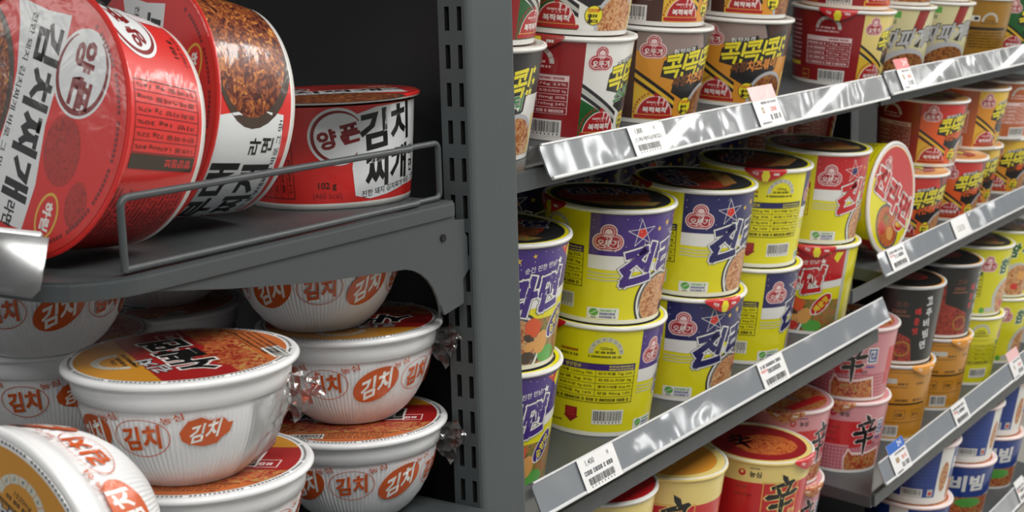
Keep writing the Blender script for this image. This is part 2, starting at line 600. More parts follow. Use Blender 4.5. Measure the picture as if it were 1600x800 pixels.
def table(a, x0, y0, x1, y1, line, head, headtext, rows, z=3, tcol=None, headcol=None):
    t = tcol or line
    h = (y1 - y0) / (len(rows) + 1)
    a.frame(x0, y0, x1, y1, 0.7, line, z)
    a.rect(x0, y1 - h, x1, y1, head, z)
    if headtext:
        a.text(headtext, x0 + (x1 - x0) * 0.22, y1 - h / 2, h * 0.62, headcol or 'yellow', z + 1, bold=0.01)
        a.dashes(x0 + (x1 - x0) * 0.66, y1 - h * 0.45, x1 - 1, h * 0.2, headcol or 'yellow', z + 1, seed=3)
        a.dashes(x0 + (x1 - x0) * 0.66, y1 - h * 0.85, x1 - 1, h * 0.2, headcol or 'yellow', z + 1, seed=4)
    for i, row in enumerate(rows):
        yb = y1 - h * (i + 2)
        a.rect(x0, yb, x1, yb + 0.45, line, z)
        n = len(row)
        for j, s in enumerate(row):
            xa, xb = x0 + (x1 - x0) * j / n, x0 + (x1 - x0) * (j + 1) / n
            if j:
                a.rect(xa, yb, xa + 0.45, yb + h, line, z)
            if s is None:
                a.dashes(xa + 1.5, yb + h * 0.3, xb - 1.5, h * 0.42, t, z, seed=i * 7 + j)
            else:
                a.text(s, (xa + xb) / 2, yb + h * 0.52, h * 0.5, t, z, w=(xb - xa) * 0.86, bold=0.008)

def star5(a, cx, cy, r, col, z=3, rot=90):
    P = []
    for k in range(10):
        q = r if k % 2 == 0 else r * 0.42
        an = math.radians(rot + 36 * k)
        P.append((cx + q * math.cos(an), cy + q * math.sin(an)))
    a.poly(P, col, z)

def brush_hot(a, cx, cy, s, z=4, fill='black', edge='white', dz=0.6):
    """the big brush-written character, drawn stroke by stroke (30 x 44 units)"""
    strokes = [
        [(-3, 23), (3, 20), (5, 15), (1, 14), (-2, 18)],
        [(-12, 11), (-4, 14), (10, 17), (13, 15), (9, 12), (-4, 10), (-11, 7.5)],
        [(-7, 10), (-3, 9), (-1, 4), (-3, 2), (-6, 5)],
        [(6, 12), (9.5, 12), (7, 6), (3, 2), (2, 3.5)],
        [(-17, 0), (-14, 3.2), (0, 4), (14, 8), (18, 6), (14, 2.5), (0, 0), (-14, -2.5)],
        [(-13, -9), (-10, -6), (2, -5), (12, -2.5), (14, -4.5), (10, -7.5), (0, -9.5), (-11, -11.5)],
        [(-2.4, 1), (2.6, 1), (2.4, -12), (1.2, -24), (-0.6, -25), (-2.2, -14)],
    ]
    for P in strokes:
        mx = sum(p[0] for p in P) / len(P); my = sum(p[1] for p in P) / len(P)
        for col, g, lz in ((edge, 1.5, z), (fill, 0.0, z + dz)):
            Q = []
            for x, y in P:
                L = math.hypot(x - mx, y - my) or 1
                k = 1 + g / L
                Q.append((cx + (mx + (x - mx) * k) * s, cy + (my + (y - my) * k) * s))
            a.poly(Q, col, lz)

NUTR = [('나트륨 1,550mg 78%', '탄수화물 72g 22%'), ('당류 5g 5%', '트랜스지방 0g'), ('포화지방 9g 60%', '콜레스테롤 0mg 0%'),
        ('단백질 9g 16%', '칼슘 90mg 13%'), (None,)]

# ------------------------------------------------------------------ artwork of the cups (origin: emblem, at the foot of the wall)
def art_star_cup(field, spicy=False):
    a = Art()
    H = 116
    a.rect(-19, 68, 152, H, field, 1)
    a.poly([(-19, 58), (8, 57), (22, 60), (22, 72), (-19, 72)], 'white', 1.5)
    a.poly([(22, 60), (60, 64), (152, 76), (152, 66), (60, 55), (22, 56)], 'white', 1.5)
    for yy in (53.5, 50, 46.5):
        a.line([(-19, yy + 0.5), (0, yy - 0.5), (24, yy + 0.5)], 1.1, 'palegrey', 1.2)
    clover(a, 0, 90, 1.12)
    rnd = random.Random(5)
    for k in range(26):
        a.ell(rnd.uniform(-16, 148), rnd.uniform(74, 113), 0.45, 0.45, 'white', 2, n=6)
    P = [(35 + 16 * math.cos(math.radians(98 + 144 * k)), 96 + 15 * math.sin(math.radians(98 + 144 * k))) for k in range(6)]
    a.line(P, 0.55, 'white', 2.4)
    P5 = [(35 + 5.6 * math.cos(math.radians(98 + 36 + 72 * k)), 96 + 5.4 * math.sin(math.radians(98 + 36 + 72 * k))) for k in range(5)]
    a.poly(P5, 'navy' if spicy else 'starred', 2.2)
    for x, y, r in ((57, 99, 3.2), (70, 104, 4.0), (86, 108, 2.6), (120, 100, 4.5)):
        star5(a, x, y, r, 'gold' if x < 100 else 'white', 2.4, rot=100)
    ou = [('white', 1.7), ('black', 2.2)]
    brush(a, '진', 35, 61, 33, 34, 7.4, field, 6, 0.22, 0.14, ou)
    brush(a, '라', 76, 69, 25, 30, 6.2, field, 6, 0.2, 0.14, ou)
    brush(a, '면', 109, 73, 25, 30, 6.2, field, 6, 0.2, 0.14, ou)
    a.text('순간 진한 만남!', 96, 97, 5.5, 'white', 3, bold=0.01, slope=0.14)
    a.poly([(126, 112), (148, 112), (140, 98)], 'yellow', 2.0)
    a.poly([(120, 112), (137, 112), (133, 103)], 'tomato', 2.2)
    # bowl of noodles
    for r, c, z in ((35, 'coal', 1.6), (32.5, 'white', 1.8), (30, 'dimgrey', 2.0), (27.5, 'noodle', 2.2)):
        a.ell(70, 22, r * 1.02, r, c, z)
    a.rect(88, 4, 152, 48, 'veg', 1.7)
    a.ell(92, 40, 10, 9, 'carrot', 2.4, rot=-35)
    a.ell(88, 30, 6.5, 3.5, 'mushroom', 2.6, rot=-20); a.ell(90, 22, 6.5, 4.5, 'tan', 2.6, rot=30)
    a.ell(104, 25, 8.5, 11.5, 'tan', 2.8, rot=-20)
    a.ell(88, 11, 9, 6, 'tomato' if spicy else 'mushroom', 2.4)
    a.ell(115, 12, 14, 8, 'leaf', 2.3)
    a.ell(125, 42, 19, 9.5, 'white', 3.4, rot=48); a.ell(125, 42, 17.6, 8.4, 'red' if spicy else field, 3.6, rot=48)
    a.text('매운맛' if spicy else '순한맛', 125, 42, 9.5, 'yolk', 4.2, w=24, bold=0.03, rot=48)
    a.rect(152, 0, 158, H, 'palegrey', 1)
    # certificate
    a.rrect(-17, 5, 18, 17, 1.5, 'white', 2); a.ell(-9.5, 12, 5, 4, 'leaf', 2.5); a.line([(-13, 10), (-6, 14)], 0.7, 'white', 3)
    a.dashes(-12.5, 5.8, -6.5, 1.3, 'tagink', 3)
    for k in range(3):
        a.dashes(-3, 6.2 + 3.4 * k, 17, 2.3, 'leaf' if k == 2 else 'blue', 2.6, seed=k)
    # back panel
    ink = 'darkred' if spicy else 'darkline'
    head = 'red' if spicy else field
    table(a, -110, 37, -24, 80, ink, head, '영양정보', NUTR, 2, tcol='ink')
    gauge(a, -58, 91, 18, 'yellow', 'palegrey', 2, '1550mg', 'darkline')
    a.bars(-66, 15, -34, 28, 3, seed=11)
    a.poly([(-98, 30), (-84, 30), (-84, 20), (-82, 20), (-91, 13), (-100, 20), (-98, 20)], 'darkred', 2)
    for k in range(3):
        a.dashes(-96, 26.5 - 3 * k, -86, 1.6, 'tomato', 2.5, seed=k)
    a.dashes(-106, 86, -84, 2.6, 'darkline', 2, seed=9); a.dashes(-106, 91, -84, 2.6, 'darkred', 2, seed=8)
    a.frame(-160, 26, -120, 108, 0.6, 'darkline', 1.5)
    a.rect(-158, 27, -121, 32, 'darkred', 1.6)
    for k in range(13):
        a.dashes(-157, 37 + 5.2 * k, -123, 2.2, 'darkline', 1.6, seed=20 + k)
    a.rect(-133, 8, -121, 20, 'black', 1.5)
    a.dashes(-119, 12, -100, 2, 'darkline', 2, seed=31)
    for k in range(12):
        a.dashes(-200, 20 + 7 * k, -166, 2.6, 'darkline', 1.6, seed=40 + k)
    return a

def art_bell_cup(top, low, back, corner, sub, sub1, sub2, subcol1, subcol2, wedge=True):
    """cup with the big yellow shout and the red table bell; H about 97 mm"""
    a = Art()
    H = 96
    a.rect(-17, 0, 150, H, low, 1)
    if top != low:
        a.poly([(-17, 76), (10, 72), (40, 66), (75, 60), (150, 56), (150, H), (-17, H)], top, 1.3)
    a.poly([(-17, 0), (-17, 42), (14, 26), (34, 0)], corner, 1.4)
    for d, c in ((0, 'coal'), (4.5, 'palegrey' if top == 'white' else corner), (9, 'coal')):
        a.poly([(-17, 44 + d), (-17, 48 + d * 1.0), (30, 20 + d * 0.9), (30, 16 + d * 0.9)], c, 1.6)
    a.poly([(74, 58), (150, 58), (150, H), (62, H)], 'deepbrown' if top == 'taupe' else ('coal' if top == 'white' else 'dullred'), 1.4)
    a.poly([(58, H), (62, H), (74, 66), (70, 66)], 'coal', 1.8)
    clover(a, 0, 80, 0.98)
    # dark backing of the shout
    a.poly([(10, 50), (12, 66), (20, 72), (22, 78), (52, 83), (54, 78), (96, 90), (96, 62), (86, 58), (84, 44), (60, 30), (40, 26), (24, 34), (26, 47)], 'coal', 2)
    a.text('취향저격', 35, 77.5, 5.6, 'white', 3, w=27, bold=0.014, slope=0.13)
    for k in range(3):
        brush(a, '콕', 23 + 25.5 * k, 61.5 + 3.6 * k, 17.5, 22, 3.1, 'yolk', 4, 0.14, 0.14, [('coal', 0.8)])
        brush(a, '!', 36.3 + 25.5 * k, 62.5 + 3.6 * k, 3.4, 20, 3.3, 'yolk', 4, 0.14, 0.0, [('coal', 0.8)])
    if sub2:
        a.text(sub1, 34, 46, 12.5, subcol1, 3.5, w=19, bold=0.035, shear=0.1, slope=0.14, out=[(sub, 0.5)])
        a.text(sub2, 63, 50, 13, subcol2, 3.5, w=40, bold=0.035, shear=0.1, slope=0.14, out=[(sub, 0.5)])
    else:
        a.text(sub1, 52, 48, 15, subcol1, 3.5, w=58, bold=0.04, shear=0.15, slope=0.16, out=[('white', 0.45)])
    for x, y in ((94, 80), (95, 70), (91, 61)):
        star5(a, x, y, 4.2, 'yolk', 3)
    # bowl of noodles
    a.ell(78, 12, 31, 30, 'silver', 2.4); a.ell(78, 12, 27, 26, 'blacknoodle' if top == 'taupe' else 'noodle', 2.8)
    a.poly([(104, 40), (112, 40), (108, 4), (100, 4)], 'vanilla', 3.0)
    a.ell(46, 19, 10, 9.5, 'coal', 3.2); a.ell(46, 19, 9.3, 8.8, 'yolk', 3.4)
    for k in range(3):
        a.dashes(39.5, 22 - 5 * k, 53, 3, 'tomato' if k == 0 else 'ink', 3.8, seed=k)
    # table bell
    a.ell(8, 8.5, 20.5, 21.5, 'pinkwhite', 3.0, a0=0, a1=180); a.ell(8, 8.5, 19.6, 20.5, 'bell', 3.4, a0=0, a1=180)
    a.ell(8, 31, 2.8, 1.8, 'bell', 3.4)
    a.rrect(-15.5, 5.5, 31.5, 9.8, 1.8, 'bell', 3.6); a.rect(-14, 9.4, 30, 10.0, 'goldline', 3.9)
    a.text('복작복작', 8, 15, 6.2, 'white', 4.0, w=28, bold=0.03)
    a.dashes(-2, 22, 18, 1.8, 'pinkwhite', 4.0, seed=4)
    for k in (-4, 0, 4):
        star5(a, 8 + k, 20.4, 0.9, 'pinkwhite', 4)
    for k in range(8):
        an = math.radians(112 + 9 * k)
        a.dashes(8 + 23 * math.cos(an) - 1.5, 8.5 + 23.5 * math.sin(an), 8 + 23 * math.cos(an) + 2.2, 2.4, 'emblemred', 3.2, seed=k)
    a.dashes(-16, 1.4, 32, 2.2, 'forest' if corner != 'forest' else 'yolk', 2.5, seed=6)
    # back
    a.rect(-160, 0, -17, H, back, 1)
    a.rect(150, 0, 250, H, back, 1)
    table(a, -92, 26, -30, 64, 'pinkwhite', 'pinkwhite', None, [(None, '76g 23%'), (None, '트랜스지방 0g'), (None, '0mg 0%'), (None, '165mg 24%'), (None,)], 2)
    a.dashes(-60, 59.5, -33, 2.2, 'darkred', 3, seed=2)
    gauge(a, -62, 74, 17, back, 'palegrey', 2, None, 'pinkwhite')
    a.bars(-70, 6, -36, 19, 3, seed=21)
    a.frame(-98, 6, -86, 18, 0.6, 'goldline', 2)
    a.dashes(-97, 10, -88, 2, 'goldline', 2)
    a.rect(-140, 22, -104, 27, 'yolk', 1.5)
    for k in range(9):
        a.dashes(-145, 32 + 6 * k, -102, 2.2, 'pinkwhite', 1.6, seed=60 + k)
    return a

def art_cream_cup():
    a = Art(); H = 96
    a.rect(-12, 0, 110, H, 'cream', 1)
    a.rect(-220, 0, -12, H, 'olive', 1)
    a.rect(110, 0, 190, H, 'olive', 1)
    a.rect(4, 84, 20, 93, 'leaf', 1.5); a.text('농심', 8, 79, 7, 'forest', 2, bold=0.02)
    a.poly([(48, 96), (70, 96), (58, 66), (40, 66)], 'dullred', 1.5)
    a.text('짜파게티', 46, 56, 29, 'silver', 5, w=104, bold=0.03, shear=0.25, slope=0.10, out=[('coal', 1.3)])
    a.ell(40, 4, 52, 38, 'silver', 1.6); a.ell(44, 0, 47, 35, 'blacknoodle', 2)
    a.rect(-8, 6, 4, 22, 'white', 2.4); a.bars(-7, 7, 3, 18, 3, seed=5, paper=False)
    gauge(a, -70, 62, 15, 'olive', 'palegrey', 2, None, 'ink')
    a.rect(-104, 48, -30, 53, 'ink', 2)
    a.rrect(-104, 62, -88, 71, 2, 'white', 2); a.rect(-97, 64, -90, 69, 'black', 2.4)
    for k in range(6):
        a.dashes(-102, 20 + 4.6 * k, -34, 2.2, 'ink', 2, seed=k)
    a.bars(-60, 4, -32, 12, 3, seed=6)
    return a

def art_hot_cup(kind):
    """cup with the single brush-written character at x = 0"""
    a = Art(); H = 96
    if kind == 'pink':
        a.rect(-220, 0, 220, H, 'pink', 1)
        for k in range(-44, 44):
            a.rect(k * 5, 4, k * 5 + 2.2, 38, 'rose', 1.3)
        for k in range(7):
            a.rect(-220, 5 + 5 * k, 220, 7 + 5 * k, 'rose', 1.5)
        a.rect(-78, 40, -6, 74, 'shinred', 2)
        a.text('hot & spicy', -48, 64, 6, 'darkred', 2.6, bold=0.02); a.text('noodles', -50, 47, 5.5, 'darkred', 2.6, bold=0.02); a.dashes(-70, 54, -36, 4, 'darkred', 2.6, seed=3)
        a.poly([(-20, 36), (-14, 52), (-9, 60), (12, 74), (18, 46), (20, 40)], 'shinred', 2.2)
        a.ell(-46, 84, 4.2, 4.2, 'shinred', 2.4); a.ell(-46, 85, 2.0, 2.0, 'pink', 2.8); a.text('농심', -31, 84, 7, 'black', 2.6, bold=0.03); a.dashes(-38, 90, -24, 1.6, 'tagink', 2.6)
        a.poly([(-24, 3), (-26, 22), (-20, 36), (-14, 30), (10, 30), (38, 34), (44, 3)], 'pinkwhite', 2.4)
        a.poly([(-22, 3), (-24, 20), (-19, 32), (-13, 26), (8, 26), (36, 31), (42, 3)], 'kimchi', 2.8)
        a.rect(24, 52, 40, 74, 'white', 2.4); a.frame(25.5, 54, 38.5, 72, 2.0, 'blue', 2.8); a.text('컵', 32, 63, 10, 'blue', 3.2, bold=0.03); a.dashes(24, 46, 40, 3, 'sky', 2.6)
        a.text('라면', 22, 40, 5, 'black', 3.2, bold=0.02)
        brush_hot(a, 4, 56, 1.22, 5, 'black', 'pinkwhite')
        back = 'pink'
    else:
        a.rect(-220, 0, 220, H, 'shinred', 1)
        a.rect(-220, 72, 220, H, 'vanilla', 1.2)
        a.poly([(-60, 4), (-60, 24), (-25, 20), (-12, 32), (0, 20), (50, 26), (50, 4)], 'vanilla', 1.4)
        a.poly([(-45, 3), (-40, 16), (20, 20), (45, 16), (50, 3)], 'noodle', 1.8)
        a.rect(-24, 30, 24, 72, 'shinred', 1.6); a.frame(-25, 26, 25, 74, 1.2, 'goldline', 1.9)
        a.ell(-51, 84, 4.4, 4.4, 'shinred', 2); a.ell(-51, 85, 2.0, 2.0, 'vanilla', 2.4); a.text('농심', -35, 83, 8, 'black', 2.4, bold=0.03); a.dashes(-42, 90, -28, 1.6, 'tagink', 2.4)
        a.text('noodles', -48, 56, 5, 'darkred', 2.2, bold=0.02); a.text('soup', -50, 65, 5, 'darkred', 2.2, bold=0.02); a.text('라면', 20, 34, 7, 'vanilla', 2.6, bold=0.03)
        brush_hot(a, 2, 53, 1.36, 5, 'black', 'vanilla')
    a.rect(62, 20, 130, 72, 'shinred', 1.6); a.rect(-180, 24, -100, 70, 'shinred', 1.6)
    a.bars(-130, 8, -105, 20, 3, seed=8)
    return a

def art_black_cup():
    a = Art(); H = 114
    a.rect(-210, 0, 210, H, 'black', 1)
    a.poly([(-60, 4), (-62, 40), (-46, 52), (-34, 92), (-26, 92), (-24, 56), (-4, 50), (20, 40), (26, 4)], 'chili', 1.5)
    a.ell(8, 24, 14, 12, 'olive', 1.9); a.ell(8, 24, 11.5, 9.5, 'chili', 2.2)
    a.text('고추', 0, 92, 10, 'brown', 2.4, w=20, bold=0.03); a.rect(-14, 74, 14, 76.5, 'choco', 2.2); a.dashes(-12, 79, 12, 5, 'choco', 2.2, seed=2)
    for k in range(3):
        a.text('매운맛'[k], 26, 82 - 15 * k, 11, 'chilired', 3, w=9, bold=0.035, shear=-0.15, slope=0.2)
    for k in range(5):
        a.text('고추비빔면'[k], 44 + (k % 2) * 2, 98 - 17 * k, 13.5, 'chalk', 3, w=11.5, bold=0.035, shear=-0.15, slope=0.2)
    a.rect(-100, 60, -68, 92, 'darkred', 1.5); a.rect(-98, 78, -70, 90, 'choco', 1.8)
    a.bars(-160, 10, -134, 24, 3, seed=9)
    return a

def art_ochre_cup():
    a = Art(); H = 114
    a.rect(-210, 0, 210, H, 'ochre', 1)
    a.rect(-60, 58, 60, 61, 'ink', 1.5)
    a.rect(-60, 6, 60, 8, 'goldline', 1.5)
    a.rect(-30, 86, 22, 87, 'ink', 1.5)
    for k in range(4):
        a.dashes(-56 + 30 * k, 64, -34 + 30 * k, 3.5, 'ink', 1.6, seed=k); a.dashes(-54 + 30 * k, 90, -36 + 30 * k, 3.5, 'ink', 1.6, seed=k + 9)
        a.frame(-54 + 30 * k, 36, -36 + 30 * k, 50, 0.7, 'ink', 1.6); a.dashes(-51 + 30 * k, 40, -38 + 30 * k, 5, 'ink', 1.6, seed=k + 4)
    a.rrect(-22, 92, 4, 100, 3, 'palegrey', 2)
    a.frame(-62, 30, 62, 110, 0.8, 'ink', 1.5)
    a.bars(-12, 9, 14, 24, 3, seed=12)
    return a

def art_sesame_cup():
    a = art_star_cup('lime', False)
    b = Art(); H = 116
    keep = []
    for it in a.items:
        xs = [v[0] for v in it[2]]
        if max(xs) < -19.5 or (min(xs) > -20 and max(xs) < 20 and it[1] >= 2 and max(v[1] for v in it[2]) > 72):
            keep.append(it)
    b.items = keep
    b.text('참', 34, 86, 26, 'forest', 5, w=24, bold=0.05, shear=0.2, out=[('white', 1.0)])
    b.text('깨', 62, 90, 26, 'forest', 5, w=24, bold=0.05, shear=0.2, out=[('white', 1.0)])
    b.text('라면', 84, 62, 20, 'forest', 5, w=36, bold=0.05, shear=0.2, out=[('white', 1.0)])
    b.ell(48, 30, 31, 34, 'palegrey', 2); b.ell(52, 28, 27, 31, 'noodle', 2.4); b.ell(58, 40, 10, 8, 'tan', 2.8); b.ell(46, 20, 8, 6, 'tomato', 2.8)
    b.ell(-1, 10, 5, 5, 'leaf', 2); b.rect(5, 6, 22, 15, 'palegrey', 2)
    b.frame(-19, 34, -8, 70, 0.8, 'darkline', 2); b.rect(-18, 71, -9, 77, 'forest', 2)
    for k in range(5):
        b.dashes(-17, 38 + 6 * k, -9, 2.5, 'darkline', 2, seed=k)
    return b

def art_blue_cup():
    a = Art(); H = 96
    a.rect(-220, 0, 220, H, 'white', 1)
    a.rect(-88, 12, -16, H, 'blue', 1.4)
    for k in range(10):
        a.dashes(-84, 34 + 6 * k, -22, 2.4, 'sky', 1.7, seed=k)
    a.bars(-72, 14, -40, 25, 3, seed=14)
    a.rect(-30, 14, -20, 26, 'palegrey', 1.8); a.ell(-25, 19, 3.4, 3.4, 'tomato', 2.2)
    a.ell(-2, 46, 9, 26, 'noodle', 1.8)
    a.poly([(12, 40), (12, H), (116, H), (116, 46), (60, 34)], 'blue', 1.4)
    a.text('비빔', 48, 66, 30, 'white', 4, w=62, bold=0.045, slope=0.05)
    a.rect(14, 3, 110, 40, 'kimchi', 1.7); a.ell(56, 30, 26, 9, 'leaf', 2.2); a.ell(30, 16, 13, 9, 'broth', 2.2)
    a.rect(116, 8, 200, 90, 'blue', 1.4)
    return a

# ------------------------------------------------------------------ cup builder
def lid_art(kind, R):
    a = Art()
    r = R - 4
    if kind == 'star':
        a.ell(0, 0, r, r, 'yellow', 0); a.ell(0, 0, r - 3.5, r - 3.5, 'coal', 0.5)
        a.ell(-6, 4, r * 0.74, r * 0.62, 'chili', 1); a.ell(12, -10, r * 0.42, r * 0.36, 'stew', 1.5)
        [brush(a, ch, -26 + 30 * k, 22, 21, 23, 5.0, 'navy', 3, 0.1, 0.1, [('white', 1.4)]) for k, ch in enumerate('진라면')]
        a.poly([(-40, -20), (-20, -42), (30, -46), (44, -30), (0, -26)], 'veg', 2)
    elif kind == 'spicy':
        a.ell(0, 0, r, r, 'yellow', 0); a.ell(0, 0, r - 3, r - 3, 'red', 0.4, a0=0, a1=180)
        a.poly([(-r + 8, -12), (r - 8, -12), (r - 8, 6), (-r + 8, 6)], 'red', 0.5)
        clover(a, -34, 30, 0.8, 1.5)
        [brush(a, ch, -38 + 40 * k, 4, 29, 30, 7.0, 'red', 5, 0.1, 0.0, [('white', 2.2), ('darkred', 2.9)]) for k, ch in enumerate('진라면')]
        a.ell(8, -34, 36, 26, 'dimgrey', 1); a.ell(8, -34, 32, 23, 'broth', 1.4); a.ell(20, -38, 10, 8, 'tan', 2); a.ell(-6, -42, 10, 7, 'tomato', 2.1); a.ell(2, -28, 9, 6, 'veg', 2.2)
        a.ell(38, -18, 15, 9, 'white', 2.4, rot=20); a.ell(38, -18, 13.5, 7.8, 'red', 2.6, rot=20); a.text('매운맛', 38, -18, 6.5, 'yolk', 3.2, bold=0.03, rot=20)
        a.ring(0, 0, r, r, 2.2, 'pinkwhite', 3)
    elif kind == 'bell_grey':
        a.ell(0, 0, r, r, 'palegrey', 0); a.ell(0, 0, r - 5, r - 5, 'taupe', 0.4); a.ell(0, -4, r * 0.66, r * 0.6, 'deepbrown', 0.5); a.ell(4, -20, 26, 18, 'noodle', 1)
        [brush(a, '콕', -26 + 26 * k, 12, 17, 20, 4, 'yolk', 2, 0.1, 0.0, [('coal', 1.2)]) for k in range(3)]
    elif kind == 'bell':
        a.ell(0, 0, r, r, 'tan', 0); a.ell(0, -4, r * 0.72, r * 0.66, 'dullred', 0.5); a.text('콕콕콕', 0, 4, 22, 'yolk', 2, w=62, bold=0.05, out=[('coal', 1.6)])
        a.ell(4, -30, 26, 18, 'noodle', 1)
    elif kind == 'hot':
        a.ell(0, 0, r, r, 'shinred', 0); brush_hot(a, 0, -2, 1.5, 2, 'black', 'shinred'); a.text('농심', 0, 46, 7, 'pinkwhite', 2); a.dashes(20, -20, 44, 4, 'pinkwhite', 2)
    elif kind == 'vanilla':
        a.ell(0, 0, r, r, 'vanilla', 0); a.ell(0, 0, r - 9, r - 9, 'amber', 0.4); a.rect(-24, -14, 24, 12, 'vanilla', 1); a.text('라면', 0, -2, 18, 'tomato', 2, bold=0.04)
        brush_hot(a, -6, 26, 0.6, 2, 'darkred', 'vanilla')
    elif kind == 'redyellow':
        a.ell(0, 0, r, r, 'vanilla', 0); a.ell(0, 0, r - 6, r - 6, 'darkred', 0.4); a.ell(6, -10, r * 0.6, r * 0.5, 'broth', 1); brush_hot(a, -20, 10, 1.1, 2, 'black', 'shinred')
    elif kind == 'pink':
        a.ell(0, 0, r, r, 'pink', 0); a.ell(0, 0, r - 5, r - 5, 'kimchi', 0.4); brush_hot(a, 0, 4, 1.2, 2, 'black', 'pinkwhite'); a.rect(-40, -44, 40, -30, 'shinred', 1)
    elif kind == 'black':
        a.ell(0, 0, r, r, 'amber', 0); a.ell(0, 0, r - 3, r - 3, 'black', 0.4); a.ell(10, 6, r * 0.5, r * 0.4, 'chili', 1); a.text('비빔', -20, 20, 16, 'chalk', 2, bold=0.04)
    elif kind == 'blue':
        a.ell(0, 0, r, r, 'pinkwhite', 0); a.ell(0, 0, r - 4, r - 4, 'kimchi', 0.4); a.rect(-46, 6, 46, 34, 'blue', 1); a.text('비빔', 0, 20, 20, 'white', 2, bold=0.05)
    else:
        a.ell(0, 0, r, r, 'cream', 0); a.ell(0, 0, r - 5, r - 5, 'blacknoodle', 0.5)
    return a

PROTO = {}
def cup_proto(kind, art, dims, lid, wall, tab=None, rimcol='white'):
    """meshes of one kind of cup: body with its print, rolled rim, lid, pull tab"""
    h, rt, rb = dims
    hm, rtm, rbm = h * 1000, rt * 1000, rb * 1000
    prof = [(rbm, 0.0), (rtm - 3.0, hm - 4.0)]
    f, L = cone_map(prof, (rbm + rtm) / 2)
    bm = bmesh.new()
    mats = [M(wall), M('white')]
    n = 96
    foot = 4.5 / hm
    pr = [(rb - 0.006, 0.003), (rb - 0.003, 0.0), (rb, 0.0), (rb + (rt - 0.003 - rb) * foot, 0.0045), (rt - 0.003, h - 0.004)]
    lathe(bm, pr, n, mis=[1, 1, 1, 0], cap0=True)
    for fc in bm.faces:
        fc.smooth = True
    wrap(art, bm, mats, f, ymin=4.6, ymax=L - 1.0)
    me = bpy.data.meshes.new('cup_body_' + kind)
    bm.normal_update(); bm.to_mesh(me); bm.free()
    for m in mats:
        me.materials.append(m)
    me.set_sharp_from_angle(angle=math.radians(50))
    # rolled rim
    bm = bmesh.new()
    rr = 0.0023
    pr = [(rt - rr + rr * math.cos(t), h - rr + rr * math.sin(t)) for t in [math.radians(-150 + 25 * k) for k in range(13)]]
    lathe(bm, pr, n)
    rim = bpy.data.meshes.new('rim_' + kind)
    bm.normal_update(); bm.to_mesh(rim); bm.free()
    rim.materials.append(M(rimcol))
    for p in rim.polygons:
        p.use_smooth = True
    # lid
    bm = bmesh.new()
    lm = [M('white')]
    lathe(bm, [(rt - 0.0005, h - 0.0004), (rt - 0.003, h + 0.0002), (rt - 0.004, h - 0.0006), (0.002, h - 0.0006)], n, cap1=True)
    wrap(lid_art(lid, rtm), bm, lm, flat_map(h - 0.0006), flat=True)
    lme = bpy.data.meshes.new('lid_' + kind)
    bm.normal_update(); bm.to_mesh(lme); bm.free()
    for m in lm:
        lme.materials.append(m)
    # pull tab folded over the rim, at -Y
    tme = None
    if tab:
        bm = bmesh.new()
        tm = []
        a = Art()
        P = [(-26, 0), (-24, -3), (-16, -8), (-6, -13), (0, -14.5), (6, -13), (16, -8), (24, -3), (26, 0), (18, 2.5), (0, 3.2), (-18, 2.5)]
        a.poly(P, tab[0], 0)
        a.poly([(-3, -14), (3, -14), (5, -7), (3, -1), (-3, -1), (-5, -7)], tab[1], 1)
        a.text('개봉', -12, -4.5, 4, 'white', 1, rot=-14); a.dashes(9, -6, 17, 2.6, 'white', 1)
        def fm(x, y, lay):
            ang = -PI / 2 + x / rtm
            o = 0.0007 + LAY * lay
            if y > 0:
                r, z = rt - y / 1000, h + o
            else:
                r, z = rt + o + 0.0010 * min(1, -y / 4), h - 0.0004 + y / 1000 * 0.98
                r -= 0.0012 * max(0, (-y - 7) / 8)
            return (r * math.cos(ang), r * math.sin(ang), z)
        wrap(a, bm, tm, fm, stepx=4, stepy=2)
        tme = bpy.data.meshes.new('pull_tab_' + kind)
        bm.normal_update(); bm.to_mesh(tme); bm.free()
        for m in tm:
            tme.materials.append(m)
    PROTO[kind] = (me, rim, lme, tme)

JIN = (0.12, 0.07, 0.06)
KOK = (0.10, 0.07, 0.058)
PNK = (0.106, 0.068, 0.058)
HOTS = (0.100, 0.07, 0.060)
cup_proto('mild_purple', art_star_cup('purple'), JIN, 'star', 'yellow', ('red', 'yolk'))
cup_proto('mild_navy', art_star_cup('navy'), JIN, 'star', 'yellow', ('red', 'yolk'))
cup_proto('spicy_red', art_star_cup('red', True), JIN, 'star', 'yellow', ('red', 'yolk'))
cup_proto('spicy_lidded', art_star_cup('red', True), JIN, 'spicy', 'yellow')
cup_proto('bell_white', art_bell_cup('white', 'white', 'darkred', 'forest', 'white', '스파게티', None, 'green', None), KOK, 'bell_grey', 'white', ('dullred', 'yolk'))
cup_proto('bell_brown', art_bell_cup('taupe', 'amber', 'deepbrown', 'gold', 'ink', '짜장', '치즈볶이', 'choco', 'cheese'), KOK, 'bell_grey', 'deepbrown', ('dullred', 'yolk'))
cup_proto('bell_red', art_bell_cup('tomato', 'paprika', 'darkred', 'gold', 'ink', '라면', '볶이', 'paprika', 'paprika'), KOK, 'bell', 'darkred', ('dullred', 'yolk'))
cup_proto('bell_amber', art_bell_cup('vanilla', 'vanilla', 'darkred', 'gold', 'ink', '치즈', '볶이', 'choco', 'paprika'), KOK, 'bell', 'darkred', ('red', 'yolk'))
cup_proto('bell_orange', art_bell_cup('gold', 'amber', 'rust', 'gold', 'ink', '치즈', '볶이', 'choco', 'paprika'), KOK, 'bell', 'rust')
cup_proto('bell_green', art_bell_cup('forest', 'forest', 'forest', 'gold', 'ink', '스파', '게티', 'leaf', 'leaf'), KOK, 'bell', 'forest')
cup_proto('cream', art_cream_cup(), KOK, 'cream', 'olive', ('red', 'yolk'))
